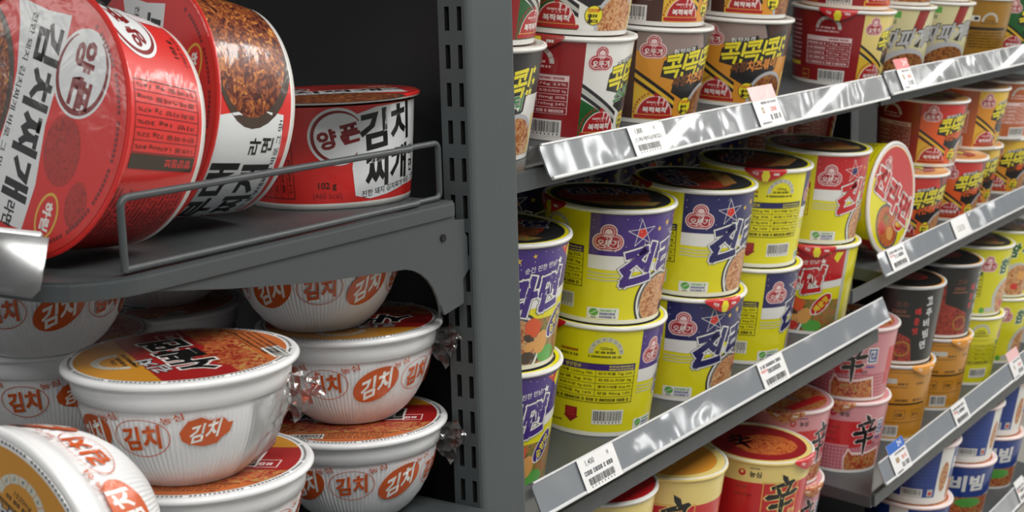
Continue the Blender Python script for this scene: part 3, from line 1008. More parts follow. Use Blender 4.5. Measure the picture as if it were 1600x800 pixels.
cup_proto('hot_red', art_hot_cup('red').scaled(1.3), (0.13, 0.07, 0.06), 'hot', 'shinred')
cup_proto('hot_vanilla', art_hot_cup('red').scaled(1.2), JIN, 'vanilla', 'shinred', None, 'vanilla')
cup_proto('hot_yellow', art_hot_cup('red'), HOTS, 'redyellow', 'shinred', ('red', 'red'), 'vanilla')
cup_proto('pink', art_hot_cup('pink').scaled(1.06), PNK, 'pink', 'pink', ('kimchi', 'kimchi'), 'pinkwhite')
cup_proto('black', art_black_cup(), JIN, 'black', 'black', ('amber', 'amber'), 'silver')
cup_proto('ochre', art_ochre_cup(), JIN, 'black', 'ochre', ('amber', 'amber'), 'silver')
cup_proto('sesame', art_sesame_cup(), JIN, 'star', 'lime', ('red', 'yolk'))
cup_proto('blue', art_blue_cup(), KOK, 'blue', 'white', ('kimchi', 'kimchi'), 'pinkwhite')

SHELF_TILT = 0.11
def place(o, x, y, z, phi, tilt=SHELF_TILT, side=0.0):
    """phi: how far right of facing the camera the artwork's origin is turned (degrees)"""
    o.rotation_mode = 'ZYX'
    ang = math.atan2(-y, -x)
    o.rotation_euler = (tilt, side, ang + math.radians(phi) + PI / 2)
    o.location = (x, y, z + CAMZ)

def cup(kind, x, y, z, phi, label, group, tab=None, lidrot=30.0, tilt=SHELF_TILT):
    me, rim, lme, tme = PROTO[kind]
    o = empty('noodle_cup')
    tag(o, label, 'cup noodles', group)
    place(o, x, y, z, phi, tilt)
    for nm, m in (('cup_body', me), ('rim', rim), ('lid', lme)):
        c = bpy.data.objects.new(nm, m)
        C.objects.link(c)
        c.parent = o
        if nm == 'lid':
            c.rotation_euler = (0, 0, math.radians(lidrot))
            ld = c
    if tme and tab is not None:
        t = bpy.data.objects.new('pull_tab', tme)
        C.objects.link(t)
        t.parent = ld
        t.rotation_euler = (0, 0, math.radians(tab - phi - lidrot))
    return o

# ------------------------------------------------------------------ setting
def plain(name, x0, y0, z0, x1, y1, z1, mat):
    bm = bmesh.new()
    box(bm, x0, y0, z0, x1, y1, z1)
    return struct(finish(bm, name, None, [mat]))
plain('floor', -6.0, -9.0, -0.05, 20.0, 8.0, 0.0, M_FLOOR)
plain('ceiling', -6.0, -9.0, CEIL, 20.0, 8.0, CEIL + 0.05, M_CEIL)

# ------------------------------------------------------------------ shelving
PX0, PX1, PY0, PY1 = 0.857, 0.915, 0.6155, 0.6380
def make_post():
    """slotted upright: real holes in the face towards the end display"""
    bm = bmesh.new()
    z0, z1 = 0.0, 2.3
    cols = [(0.6179, 0.6217), (0.6284, 0.6324)]
    ys = [PY0, cols[0][0], cols[0][1], cols[1][0], cols[1][1], PY1]
    pitch, hh, top = 0.0262, 0.0165, CAMZ - 0.0247
    zs = [z0]
    k0 = int((top - z0) / pitch) - 1
    slots = []
    for k in range(k0, -int((z1 - top) / pitch), -1):
        t = top - k * pitch
        slots.append((t - hh, t))
    for a, b in slots:
        zs += [a, b]
    zs.append(z1)
    hole = {(round(a, 5), round(b, 5)) for a, b in slots}
    grid = [[bm.verts.new((PX0, y, z)) for y in ys] for z in zs]
    for i in range(len(zs) - 1):
        is_slot = (round(zs[i], 5), round(zs[i + 1], 5)) in hole
        for j in range(len(ys) - 1):
            if is_slot and j in (1, 3):
                a, b, c, d = grid[i][j], grid[i][j + 1], grid[i + 1][j + 1], grid[i + 1][j]
                q = [bm.verts.new((PX0 + 0.012, v.co.y, v.co.z)) for v in (a, b, c, d)]
                for m in range(4):
                    bm.faces.new([(a, b, c, d)[m], (a, b, c, d)[(m + 1) % 4], q[(m + 1) % 4], q[m]]).material_index = 1
                bm.faces.new(q).material_index = 1
                continue
            bm.faces.new([grid[i][j], grid[i][j + 1], grid[i + 1][j + 1], grid[i + 1][j]])
    # folded edge and the flat side towards the aisle
    pr = [(PX0, PY0), (PX0 + 0.0012, PY0 - 0.0016), (PX0 + 0.0035, PY0 - 0.0022), (PX0 + 0.006, PY0 - 0.0024), (PX1 - 0.004, PY0 - 0.0024), (PX1 - 0.001, PY0 - 0.0012), (PX1, PY0 + 0.001), (PX1, PY1), (PX0, PY1)]
    lo = [bm.verts.new((x, y, z0)) for x, y in pr]
    hi = [bm.verts.new((x, y, z1)) for x, y in pr]
    for i in range(len(pr) - 1):
        bm.faces.new([lo[i], lo[i + 1], hi[i + 1], hi[i]])
    bm.faces.new(hi)
    bmesh.ops.remove_doubles(bm, verts=bm.verts, dist=1e-6)
    bmesh.ops.recalc_face_normals(bm, faces=bm.faces)
    return finish(bm, 'shelf_upright', None, [M_POST, M_HOLE])
tag(make_post(), 'grey steel upright with two columns of slots, between the bowl shelves and the cup shelves', 'shelf upright')

bm = bmesh.new()
box(bm, 0.905, PY1, 0, 0.915, 1.35, 2.3)
tag(finish(bm, 'back_panel', None, [M_DARK]), 'dark back panel behind the red and white bowls', 'back panel')
bm = bmesh.new()
box(bm, 0.93, 1.16, 0, 3.4, 1.18, 2.3)
tag(finish(bm, 'back_panel', None, [M_DARK]), 'dark back panel far behind the cups on the right', 'back panel')
def side_upright(x, label):
    bm = bmesh.new()
    box(bm, x - 0.02, 1.10, 0, x + 0.02, 1.16, 2.3, 0.002)
    tag(finish(bm, 'shelf_upright', None, [M_STEEL]), label, 'shelf upright')

def rail_mesh(bm, x0, x1, ytop, ztop, dy=-0.0124, dz=-0.0296, th=0.0016, rnd=0.006):
    """tilted ticket strip in the frame of its shelf, with rounded outer corners"""
    n = Vector((0, dz, -dy)).normalized()       # outward (towards -y, up)
    if n.y > 0:
        n = -n
    L = math.hypot(dy, dz)
    u = Vector((0, dy / L, dz / L))
    o = Vector((0, ytop, ztop))
    P = []
    for cx, cy, a0 in ((x1 - rnd, rnd, -90), (x1 - rnd, L - rnd, 0), (x0 + rnd, L - rnd, 90), (x0 + rnd, rnd, 180)):
        for k in range(5):
            a = math.radians(a0 + 22.5 * k)
            P.append((cx + rnd * math.cos(a), cy + rnd * math.sin(a)))
    A = [bm.verts.new(o + Vector((x, 0, 0)) + u * t + n * th) for x, t in P]
    B = [bm.verts.new(o + Vector((x, 0, 0)) + u * t) for x, t in P]
    fs = [bm.faces.new(A), bm.faces.new(B[::-1])]
    for i in range(len(P)):
        fs.append(bm.faces.new([A[i], B[i], B[(i + 1) % len(P)], A[(i + 1) % len(P)]]))
    bmesh.ops.recalc_face_normals(bm, faces=fs)
    return o, u, n, L

SH = {}
def cup_shelf(key, x0, x1, zs, railx0, railx1, railz, label, lipx0=None):
    """shelf tilted towards the aisle; zs: surface height at y = 0.79"""
    root = empty('shelf', ((x0 + x1) / 2, 0.79, CAMZ + zs))
    tag(root, label, 'shelf')
    cx, cz = (x0 + x1) / 2, zs + CAMZ
    T = math.tan(SHELF_TILT)
    def zt(y):
        return (y - 0.79) * T
    hx = (x1 - x0) / 2
    bm = bmesh.new()
    yf, yb = 0.706 - 0.79, 1.09 - 0.79
    prof = [(yf, zt(0.706)), (yb, zt(1.09)), (yb, zt(1.09) - 0.02), (yf + 0.004, zt(0.706) - 0.016), (yf, zt(0.706) - 0.016)]
    extrude_poly(bm, prof, 0, -hx, hx, bev=0.0012)
    finish(bm, 'shelf_panel', root, [M_STEEL])
    bm = bmesh.new()
    extrude_poly(bm, [(yf - 0.004, zt(0.706) - 0.0155), (yf - 0.0005, zt(0.706) - 0.0155), (yf - 0.0005, zt(0.706) + 0.0015), (yf - 0.004, zt(0.706) + 0.0015)], 0, (-hx + 0.006 if lipx0 is None else lipx0 - cx), hx - 0.006, bev=0.0008)
    finish(bm, 'front_lip', root, [M_STEEL])
    for s in (-1, 1):
        bm = bmesh.new()
        extrude_poly(bm, [(yf + 0.05, zt(0.76) - 0.019), (yb + 0.006, zt(1.09) - 0.02), (yb + 0.006, zt(1.09) - 0.085), (yb - 0.05, zt(1.04) - 0.075)], 0, s * (hx - 0.012) - 0.0015, s * (hx - 0.012) + 0.0015)
        finish(bm, 'bracket', root, [M_STEEL])
    # ticket rail
    bm = bmesh.new()
    o, u, n, L = rail_mesh(bm, railx0 - cx, railx1 - cx, 0.70 - 0.79 + 0.001, railz - zs)
    rail = finish(bm, 'price_rail', root, [M_RAIL])
    bm = bmesh.new()
    for t, wd in ((0.0006, 0.0011), (L - 0.0014, 0.0017)):
        a = o + u * t + n * 0.0018
        tube(bm, [a + Vector((railx0 - cx + 0.003, 0, 0)), a + Vector((railx1 - cx - 0.003, 0, 0))], wd, 8)
    finish(bm, 'rail_edge', rail, [M_EDGE], smooth=0.7)
    # clear upstand from the shelf front to the rail's top
    bm = bmesh.new()
    extrude_poly(bm, [(yf - 0.0003, zt(0.706)), (yf + 0.0007, zt(0.706)), (o.y + 0.0008, o.z), (o.y - 0.0002, o.z)], 0, max(x0 + 0.001, railx0 - 0.012) - cx, railx1 - cx)
    finish(bm, 'clear_upstand', rail, [M_CLEAR])
    SH[key] = (zs, Vector((cx, 0.79, cz)) + o, u, n, L)
    return root

cup_shelf('S1', 1.036, 1.880, -0.160, 1.075, 1.882, -0.1478, 'top right shelf, holding the cups with yellow lettering and red bells')
cup_shelf('T1', 1.884, 2.80, -0.162, 1.887, 2.80, -0.1440, 'far top shelf, holding the cream and olive cups')
cup_shelf('S2', 1.036, 1.900, -0.4750, 1.050, 1.900, -0.4405, 'middle shelf by the upright, holding the stacked yellow cups')
cup_shelf('T2', 1.930, 2.80, -0.4050, 1.876, 2.80, -0.3790, 'far middle shelf, holding the lying red lid and the red cups', 1.80)
cup_shelf('S3', 1.036, 1.872, -0.7820, 1.050, 1.860, -0.7470, 'lower shelf by the upright, holding red and pink cups')
cup_shelf('T4', 1.886, 2.80, -0.7050, 1.892, 2.80, -0.6685, 'far lower shelf, holding black cups on ochre ones')
cup_shelf('T5', 1.886, 2.80, -0.9350, 1.892, 2.80, -0.9050, 'lowest far shelf, holding blue and white cups')
side_upright(0.96, 'plain rear upright hidden behind the yellow cups at the left')
side_upright(1.882, 'plain rear upright behind the middle of the cup shelves')
side_upright(2.82, 'plain rear upright at the far end of the cup shelves')

def zb(key, y, tier=0, h=0.12):
    return SH[key][0] + (y - 0.79) * math.tan(SHELF_TILT) + 0.0006 + tier * (h + 0.0007) / math.cos(SHELF_TILT) * 0.994

def col(key, x, y, specs, jit=0.0):
    """a stack: specs = [(kind, h, phi, label, group, tab, lidrot), ...] from the shelf up"""
    z = zb(key, y)
    ca, sa = math.cos(SHELF_TILT), math.sin(SHELF_TILT)
    dy = 0.0
    for i, (kind, h, phi, label, group, tab, lr) in enumerate(specs):
        cup(kind, x + jit * i, y + dy, z, phi, label, group, tab, lr)
        z += (h + 0.0009) * ca
        dy -= (h + 0.0009) * sa

G_S2 = 'stacked yellow cups on the middle shelf'
LOWY = 0.806
col('S2', 1.135, 0.812, [('mild_purple', .12, -52, 'yellow and purple cup at the foot of the stack touching the slotted upright', G_S2, 0, 10),
                         ('mild_purple', .12, -45, 'yellow and purple cup topmost of the stack touching the slotted upright', G_S2, None, 40)])
col('S2', 1.341, 0.812, [('mild_purple', .12, 57, 'yellow cup showing a full nutrition table, foot of the second stack from the upright', G_S2, -52, 60),
                         ('mild_purple', .12, 0, 'big yellow cup with purple field and emblem, upper of the second stack from the upright', G_S2, -60, 20)])
col('S2', 1.502, 0.797, [('mild_navy', .12, 0, 'yellow and navy cup with red tab at right, foot of the third stack', G_S2, 38, 70),
                         ('mild_navy', .12, 7, 'yellow and navy cup, upper of the third stack from the upright', G_S2, -62, 100)])
col('S2', 1.676, 0.805, [('mild_navy', .12, 39, 'yellow and navy cup half turned away, lower of the fourth stack from the upright', G_S2, None, 0),
                         ('mild_navy', .12, 81, 'yellow cup turned to its back table under a red pull tab, above a navy cup', G_S2, 10, 0)])
col('S2', 1.853, 0.799, [('spicy_red', .12, -86, 'red cup with egg and vegetable picture at the end of the yellow stacks, lower one', G_S2, 10, 0),
                         ('spicy_red', .12, 17, 'yellow cup with red field and emblem at the end of the yellow stacks, upper one', G_S2, None, 30)])
for x in (1.21, 1.37, 1.53, 1.69, 1.84):
    col('S2', x, 0.965, [('mild_navy', .12, 20, 'shadowed yellow cup in the row behind the front stacks, lower one', 'shadowed rear cups on the middle shelf', None, 0),
                         ('mild_navy', .12, -20, 'shadowed yellow cup in the row behind the front stacks, upper one', 'shadowed rear upper cups on the middle shelf', None, 50)])

G_S1 = 'cups with red bells on the top shelf'
col('S1', 1.099, 0.797, [('bell_white', .10, -21, 'dark cup cut off by the upright, yellow stars at its edge, lower row', G_S1, None, 0),
                         ('bell_white', .10, 58, 'sliver of an upper cup beside the upright, red bell just showing', G_S1, None, 0)])
col('S1', 1.262, 0.797, [('bell_white', .10, 32, 'white and dark red cup with green lettering, first full one beside the upright', G_S1, -22, 0),
                         ('bell_white', .10, -17, 'upper cup with green strip and yellow badge, above the white and red one', G_S1, None, 0)])
col('S1', 1.432, 0.800, [('bell_brown', .10, 6, 'brown and amber cup with emblem, left one of the two brown ones', G_S1, None, 0),
                         ('bell_brown', .10, 28, 'upper brown cup showing a barcode, above the left brown and amber one', G_S1, None, 0)])
col('S1', 1.634, 0.797, [('bell_brown', .10, -21, 'brown and amber cup facing front behind the pink and white tag', G_S1, None, 0),
                         ('bell_brown', .10, 3, 'upper brown cup with yellow strip and bell, above the tagged brown one', G_S1, None, 0)])
col('S1', 1.80, 0.965, [('bell_red', .10, 80, 'shadowed dark red cup in the gap behind the brown and dark red ones', None, None, 0)])
col('T1', 1.957, 0.792, [('bell_amber', .10, 40, 'dark red cup turned to its table, pale yellow at the right', G_S1, -6, 0),
                         ('bell_red', .10, 40, 'upper red cup above the dark red one turned to its table', G_S1, None, 0)])
G_T1 = 'cream cups on the far top shelf'
col('T1', 2.122, 0.793, [('cream', .10, 0, 'cream cup with grey lettering, left of two', G_T1, None, 0), ('cream', .10, 10, 'upper cream cup, left of two, mostly above the frame', G_T1, None, 0)])
col('T1', 2.296, 0.792, [('cream', .10, 0, 'cream cup with grey lettering, right of two', G_T1, None, 0), ('cream', .10, 10, 'upper cream cup, right of two, mostly above the frame', G_T1, None, 0)])
col('T1', 2.505, 0.793, [('cream', .10, 95, 'olive brown back of a cup right of the two cream ones', G_T1, None, 0), ('cream', .10, 95, 'upper olive cup with red tab, mostly above the frame', G_T1, 40, 0)])
col('T1', 2.68, 0.793, [('bell_green', .10, 20, 'dark green cup at the far right end of the top shelf', G_S1, None, 0)])

G_T2 = 'red and orange cups on the far middle shelf'
col('T2', 2.190, 0.790, [('bell_red', .10, 2, 'red cup with yellow lettering right beside the leaning lid, lower row', G_T2, None, 0)])
col('T2', 2.380, 0.790, [('bell_red', .10, 10, 'red cup with yellow lettering and bell, second of the lower row after the leaning lid', G_T2, None, 0)])
col('T2', 2.525, 0.810, [('bell_orange', .10, 22, 'amber cup in the lower row, between a red one and the last one', G_T2, None, 0)])
col('T2', 2.680, 0.800, [('bell_orange', .10, 4, 'amber cup with yellow lettering at the far right end of the lower row', G_T2, None, 0)])
z2 = zb('T2', 0.79) + 0.1007 * math.cos(SHELF_TILT)
cup('bell_red', 2.258, 0.784, z2 + 0.0008, 15, 'large red cup topmost behind the leaning lid', G_T2, None, 0)
cup('bell_orange', 2.482, 0.788, z2 + 0.0012, 34, 'orange and amber cup, middle one of the upper row over the red cups', G_T2, None, 0)
cup('bell_orange', 2.645, 0.788, z2 + 0.0008, 95, 'plain orange back of a cup at the far right of the upper row', G_T2, None, 0)
for x in (2.02, 2.18):
    col('T2', x, 0.965, [('bell_red', .10, 60, 'shadowed dark red cup behind the leaning lid, lower one', 'shadowed rear red cups', None, 0),
                         ('bell_red', .10, 80, 'shadowed dark red cup behind the leaning lid, upper one', 'shadowed rear upper red cups', None, 0)])

G_T4 = 'stacks on the far lower shelf'
col('T4', 1.990, 0.800, [('pink', .106, 32, 'pink gingham cup with black brush character, lower of the pair beside the black cup', G_T4, -6, 0),
                         ('pink', .106, 3, 'pink cup with blue square under the end of the middle rail', G_T4, None, 0)])
col('T4', 2.160, 0.797, [('ochre', .12, 10, 'ochre cup under the front black one', G_T4, 50, 0),
                         ('black', .12, 7, 'black cup with white brush lettering, front one beside the pink cup', G_T4, None, 0)])
col('T4', 2.342, 0.797, [('ochre', .12, 25, 'ochre cup under the rear black one', G_T4, 50, 0),
                         ('black', .12, 37, 'black cup with chili picture, rear one beside the yellow cups', G_T4, None, 0)])
col('T4', 2.512, 0.797, [('sesame', .12, 82, 'yellow cup showing its green table, lower one right of the black cups', G_T4, -14, 0),
                         ('sesame', .12, 29, 'yellow cup with pink emblem, upper one right of the black cups', G_T4, None, 0)])
col('T4', 2.675, 0.797, [('sesame', .12, 25, 'yellow cup at the far right end, lower one behind the pink-topped tag', G_T4, None, 0),
                         ('sesame', .12, -6, 'yellow cup with noodle picture at the far right end, upper one', G_T4, None, 0)])
G_S3 = 'red and pink cups on the lower shelf'
col('S3', 1.290, 0.812, [('hot_red', .13, 10, 'red cup hidden below the one with the glossy red lid', G_S3, None, 0),
                         ('hot_red', .13, 20, 'cup with glossy red lid under the long middle rail', G_S3, None, 110)])
col('S3', 1.445, 0.806, [('hot_vanilla', .12, 20, 'red cup hidden below the one with the buff lid', G_S3, None, 0),
                         ('hot_vanilla', .12, 10, 'cup with buff lid beside the glossy red lid', G_S3, None, 70)])
col('S3', 1.657, 0.788, [('hot_yellow', .10, 0, 'red and yellow cup peeking out at the bottom under a bigger one', G_S3, None, 0),
                         ('hot_yellow', .10, 30, 'red and yellow cup with large black brush character, left of the pink stacks', G_S3, 60, 0)])
col('S3', 1.812, 0.826, [('pink', .106, 44, 'pink cup with pink lid at the very bottom, under another pink one', G_S3, 50, 0),
                         ('pink', .106, 56, 'pink gingham cup with red band, standing on the bottom pink lid', G_S3, 4, 0)])
col('S3', 1.780, 0.990, [('pink', .106, 20, 'shadowed pink cup in the rear row, lower one', None, None, 0),
                         ('pink', .106, 20, 'shadowed pink cup in the rear row, upper one below the rail', None, None, 0)])
col('S3', 1.50, 0.965, [('hot_yellow', .10, 20, 'shadowed red and yellow cup in the rear row, lower one', None, None, 0),
                        ('hot_yellow', .10, 20, 'shadowed red and yellow cup in the rear row, upper one', None, None, 0)])
G_T5 = 'blue and white cups on the lowest shelf'
col('T5', 2.030, 0.800, [('hot_yellow', .10, 0, 'dark red cup in crumpled film under the blue tag', G_T5, None, 0)])
col('T5', 2.262, 0.795, [('blue', .10, -10, 'white and blue cup in the front, lower one', G_T5, None, 0), ('blue', .10, 52, 'blue cup just under the rail, front upper one', G_T5, None, 0)])
col('T5', 2.495, 0.795, [('blue', .10, -20, 'white and blue cup with big white lettering, lower one in the middle', G_T5, None, 0), ('blue', .10, 67, 'blue cup showing its barcode, upper one in the middle', G_T5, None, 0)])
col('T5', 2.665, 0.795, [('blue', .10, -20, 'white and blue cup at the far right edge, lower one', G_T5, None, 0), ('blue', .10, 58, 'blue cup with noodle picture at the far right edge, upper one', G_T5, None, 0)])

# the cup lying on its side, lid to the aisle
me, rim, lme, _ = PROTO['spicy_lidded']
o = empty('noodle_cup')
tag(o, 'red cup lying on its side, red lid with white lettering turned to the aisle', 'cup noodles')
for nm, m in (('cup_body', me), ('rim', rim), ('lid', lme)):
    c = bpy.data.objects.new(nm, m); C.objects.link(c); c.parent = o
LYING = o
nrm = Vector((-0.06, -0.99, -0.03)).normalized()
q = nrm.to_track_quat('Z', 'Y')
o.rotation_mode = 'QUATERNION'
o.rotation_quaternion = q @ Matrix.Rotation(math.radians(-32), 3, 'Z').to_quaternion()
o.scale = (1.13, 1.13, 1.0)
o.location = Vector((2.008, 0.728, CAMZ - 0.3255)) - nrm * 0.12

# ------------------------------------------------------------------ price tags on the rails
def price_tag(key, x, w, h, label, draw, top=0.001, rise=0.0):
    zs, o, u, n, L = SH[key]
    cx = o.x
    bm = bmesh.new()
    mats = [M('tag')]
    org = Vector((x, o.y, o.z)) + n * 0.0032 + u * top
    ex = Vector((1, 0, 0))
    def at(px, py, d):                       # px right, py down (m)
        return org + ex * px + u * py + n * d
    A = [bm.verts.new(at(a, b, 0.0)) for a, b in ((0, -rise), (w, -rise), (w, h), (0, h))]
    B = [bm.verts.new(at(a, b, 0.0005)) for a, b in ((0, -rise), (w, -rise), (w, h), (0, h))]
    bm.faces.new(A); bm.faces.new(B[::-1])
    for i in range(4):
        bm.faces.new([A[i], A[(i + 1) % 4], B[(i + 1) % 4], B[i]])
    bmesh.ops.recalc_face_normals(bm, faces=bm.faces)
    a = Art()
    draw(a, w * 1000, h * 1000, rise * 1000)
    wrap(a, bm, mats, lambda px, py, lay: at(px / 1000, h - py / 1000, 0.0006 + LAY * lay), flat=True)
    tag(finish(bm, 'price_tag', None, mats), label, 'price tag', 'price tags on the rails')

def d_price(price, name, seed):
    def f(a, w, h, r):
        a.text(price, w * 0.30, h * 0.80, h * 0.20, 'tagink', 1, bold=0.01); a.text('원', w * 0.80, h * 0.83, h * 0.12, 'tagink', 1)
        if name:
            a.text(name, w * 0.52, h * 0.52, h * 0.17, 'tagink', 1, w=w * 0.86)
        else:
            a.dashes(w * 0.08, h * 0.46, w * 0.92, h * 0.13, 'tagink', 1, seed=seed)
        a.bars(w * 0.12, h * 0.08, w * 0.82, h * 0.36, 1, seed=seed, paper=False)
    return f
def d_strip(colr, txt, seed):
    def f(a, w, h, r):
        a.rect(0, h, w, h + r, colr, 1)
        if txt:
            a.text(txt, w * 0.72, h + r * 0.55, r * 0.6, 'white', 2, bold=0.03)
        a.dashes(w * 0.3, h * 0.84, w * 0.95, h * 0.09, 'tagink', 1, seed=seed)
        a.dashes(w * 0.25, h * 0.5, w * 0.5, h * 0.22, 'olive', 1, seed=seed + 1); a.dashes(w * 0.6, h * 0.52, w * 0.95, h * 0.16, 'tagblush', 1, seed=seed + 2)
        a.dashes(w * 0.5, h * 0.2, w * 0.95, h * 0.2, 'tagink', 1, seed=seed + 3); a.dashes(w * 0.1, h * 0.08, w * 0.5, h * 0.07, 'tagink', 1, seed=seed + 4)
    return f
def d_small(seed):
    def f(a, w, h, r):
        a.dashes(w * 0.08, h * 0.76, w * 0.92, h * 0.12, 'tagink', 1, seed=seed); a.dashes(w * 0.3, h * 0.52, w * 0.85, h * 0.16, 'tagink', 1, seed=seed + 1)
        a.bars(w * 0.12, h * 0.08, w * 0.88, h * 0.36, 1, seed=seed, paper=False); a.dashes(w * 0.06, h * 0.62, w * 0.34, h * 0.1, 'tagblush', 1, seed=seed + 2)
    return f
price_tag('S1', 1.222, 0.060, 0.029, 'white price tag reading 1,800 on the top rail, nearest the upright', d_price('1,800', '스파게티(대컵)', 3))
price_tag('S1', 1.492, 0.062, 0.029, 'white price tag with faded pink strip standing above the top rail', d_strip('tagpink', None, 4), rise=0.016)
price_tag('T1', 1.872 + 0.058, 0.050, 0.029, 'white price tag with bright red strip on the top rail', d_strip('tagred', '2+1', 9), rise=0.014)
price_tag('S2', 1.122, 0.064, 0.031, 'white price tag reading 1,400 on the middle rail, nearest the upright', d_price('1,400', None, 6))
price_tag('S2', 1.505, 0.066, 0.031, 'white price tag alone halfway along the long middle rail', d_small(7))
price_tag('T2', 1.905, 0.062, 0.030, 'white price tag at the near end of the far middle rail, below the leaning lid', d_small(12))
price_tag('T2', 2.165, 0.070, 0.029, 'faded blank price tag farther along the far middle rail', lambda a, w, h, r: a.dashes(w * 0.2, h * 0.3, w * 0.8, h * 0.3, 'palegrey', 1, seed=2))
price_tag('T4', 1.930, 0.062, 0.031, 'white price tag with blue strip on the far lower rail', d_strip('tagblue', '2+1', 15), rise=0.013)
price_tag('T4', 2.190, 0.064, 0.031, 'plain white price tag midway along the far lower rail', d_small(18))
price_tag('T4', 2.490, 0.062, 0.031, 'white price tag with faded pink top at the right end of the far lower rail', d_strip('tagpink', None, 27), rise=0.016)
price_tag('T5', 2.555, 0.050, 0.030, 'white price tag on the lowest rail in the bottom right corner', d_small(22), rise=0.008)

# ------------------------------------------------------------------ end display (left): shelf with wire guard
ETOP = CAMZ - 0.1578
root = empty('shelf', (0.67, 0.8, ETOP))
tag(root, 'grey steel end shelf carrying the red bowls', 'shelf')
def loc(bm):
    bmesh.ops.translate(bm, verts=bm.verts, vec=(-0.67, -0.8, -ETOP))
def e_outline(inset=0.0):
    x0, x1, y0, y1, r = 0.511 + inset, 0.840, 0.6165 + inset, 1.06, 0.046
    P = [(x1, y0)]
    for k in range(11):
        a = math.radians(270 - 9 * k)
        P.append((x0 + r + r * math.cos(a), y0 + r + r * math.sin(a)))
    P += [(x0, y1), (x1, y1)]
    return P
bm = bmesh.new()
extrude_poly(bm, e_outline(), 2, ETOP - 0.0095, ETOP, bev=0.0012); loc(bm)
finish(bm, 'shelf_panel', root, [M_STEEL])
bm = bmesh.new()
P = e_outline(0.0015)
extrude_poly(bm, P, 2, ETOP, ETOP + 0.0012); loc(bm)
finish(bm, 'raised_edge', root, [M_STEEL])
bm = bmesh.new()
P = [(0.56, -0.1625), (0.842, -0.1625), (0.842, -0.166), (0.8535, -0.167), (0.8535, -0.176), (0.8565, -0.180), (0.8565, -0.204), (0.850, -0.209), (0.850, -0.2265), (0.8265, -0.2305), (0.822, -0.222)]
for k in range(9):
    a = math.radians(k * 11.25)
    P.append((0.776 + 0.046 * math.cos(a), -0.232 + 0.042 * math.sin(a)))
P += [(0.70, -0.1835), (0.62, -0.1725)]
extrude_poly(bm, [(x, z + CAMZ - 0.0048) for x, z in P], 1, 0.6185, 0.6205, bev=0.0006)
loc(bm)
br = finish(bm, 'bracket', root, [M_STEEL])
bm = bmesh.new()
bmesh.ops.create_cone(bm, cap_ends=True, segments=16, radius1=0.0028, radius2=0.0028, depth=0.0016, matrix=Matrix.Translation((0.8273, 0.6182, CAMZ - 0.1810)) @ Matrix.Rotation(PI / 2, 4, 'X'))
loc(bm)
finish(bm, 'bolt_hole', br, [M_HOLE])
bm = bmesh.new()
box(bm, 0.50, 1.04, ETOP - 0.03, 0.90, 1.043, ETOP - 0.0096); loc(bm)
finish(bm, 'bracket', root, [M_STEEL])
# front ticket holder: silver strip with a clear end
bm = bmesh.new()
yR = 0.6480
pts = [(yR, -0.1305), (1.06, -0.1305), (1.06, -0.161), (yR + 0.018, -0.161), (yR + 0.006, -0.156)]
def plate(bm, P, x_top, x_bot, th):
    A = []
    B = []
    for y, z in P:
        t = (-0.1305 - z) / (0.0305)
        x = x_top + (x_bot - x_top) * t
        A.append(bm.verts.new((x, y, z + CAMZ))); B.append(bm.verts.new((x - th, y, z + CAMZ)))
    bm.faces.new(A); bm.faces.new(B[::-1])
    for i in range(len(P)):
        bm.faces.new([A[i], A[(i + 1) % len(P)], B[(i + 1) % len(P)], B[i]])
    bmesh.ops.recalc_face_normals(bm, faces=bm.faces)
plate(bm, pts, 0.5165, 0.5060, 0.0015); loc(bm)
pr_ = finish(bm, 'price_rail', root, [M_RAIL2])
bm = bmesh.new()
plate(bm, [(0.640, -0.1315), (1.06, -0.1315), (1.06, -0.1625), (0.645, -0.1625), (0.640, -0.158)], 0.5140, 0.5040, 0.0008); loc(bm)
finish(bm, 'clear_cover', pr_, [M_CLEAR])
bm = bmesh.new()
tube(bm, [(0.5160, yR + 0.002, CAMZ - 0.1305), (0.5160, 1.05, CAMZ - 0.1305)], 0.0011, 8)
tube(bm, [(0.5056, yR + 0.016, CAMZ - 0.1605), (0.5056, 1.05, CAMZ - 0.1605)], 0.0013, 8); loc(bm)
finish(bm, 'rail_edge', pr_, [M_EDGE], smooth=0.7)

root = empty('shelf', (0.70, 0.85, CAMZ + 0.135))  # unseen shelf, added to shade the upright bowl's lid and the back panel
tag(root, 'grey end shelf added out of the frame to shade the red bowls', 'shelf')
bm = bmesh.new()
extrude_poly(bm, [(0.555 - 0.70, 0.62 - 0.85), (0.840 - 0.70, 0.62 - 0.85), (0.840 - 0.70, 0.21), (0.555 - 0.70, 0.21)], 2, 0, 0.0095, bev=0.0012)
finish(bm, 'shelf_panel', root, [M_STEEL])
for by in (0.6185, 1.04):
    bm = bmesh.new()
    extrude_poly(bm, [(0.60 - 0.70, -0.0005), (0.853 - 0.70, -0.0005), (0.853 - 0.70, -0.06), (0.83 - 0.70, -0.065), (0.78 - 0.70, -0.03), (0.62 - 0.70, -0.012)], 1, by - 0.85, by - 0.848)
    finish(bm, 'bracket', root, [M_STEEL])

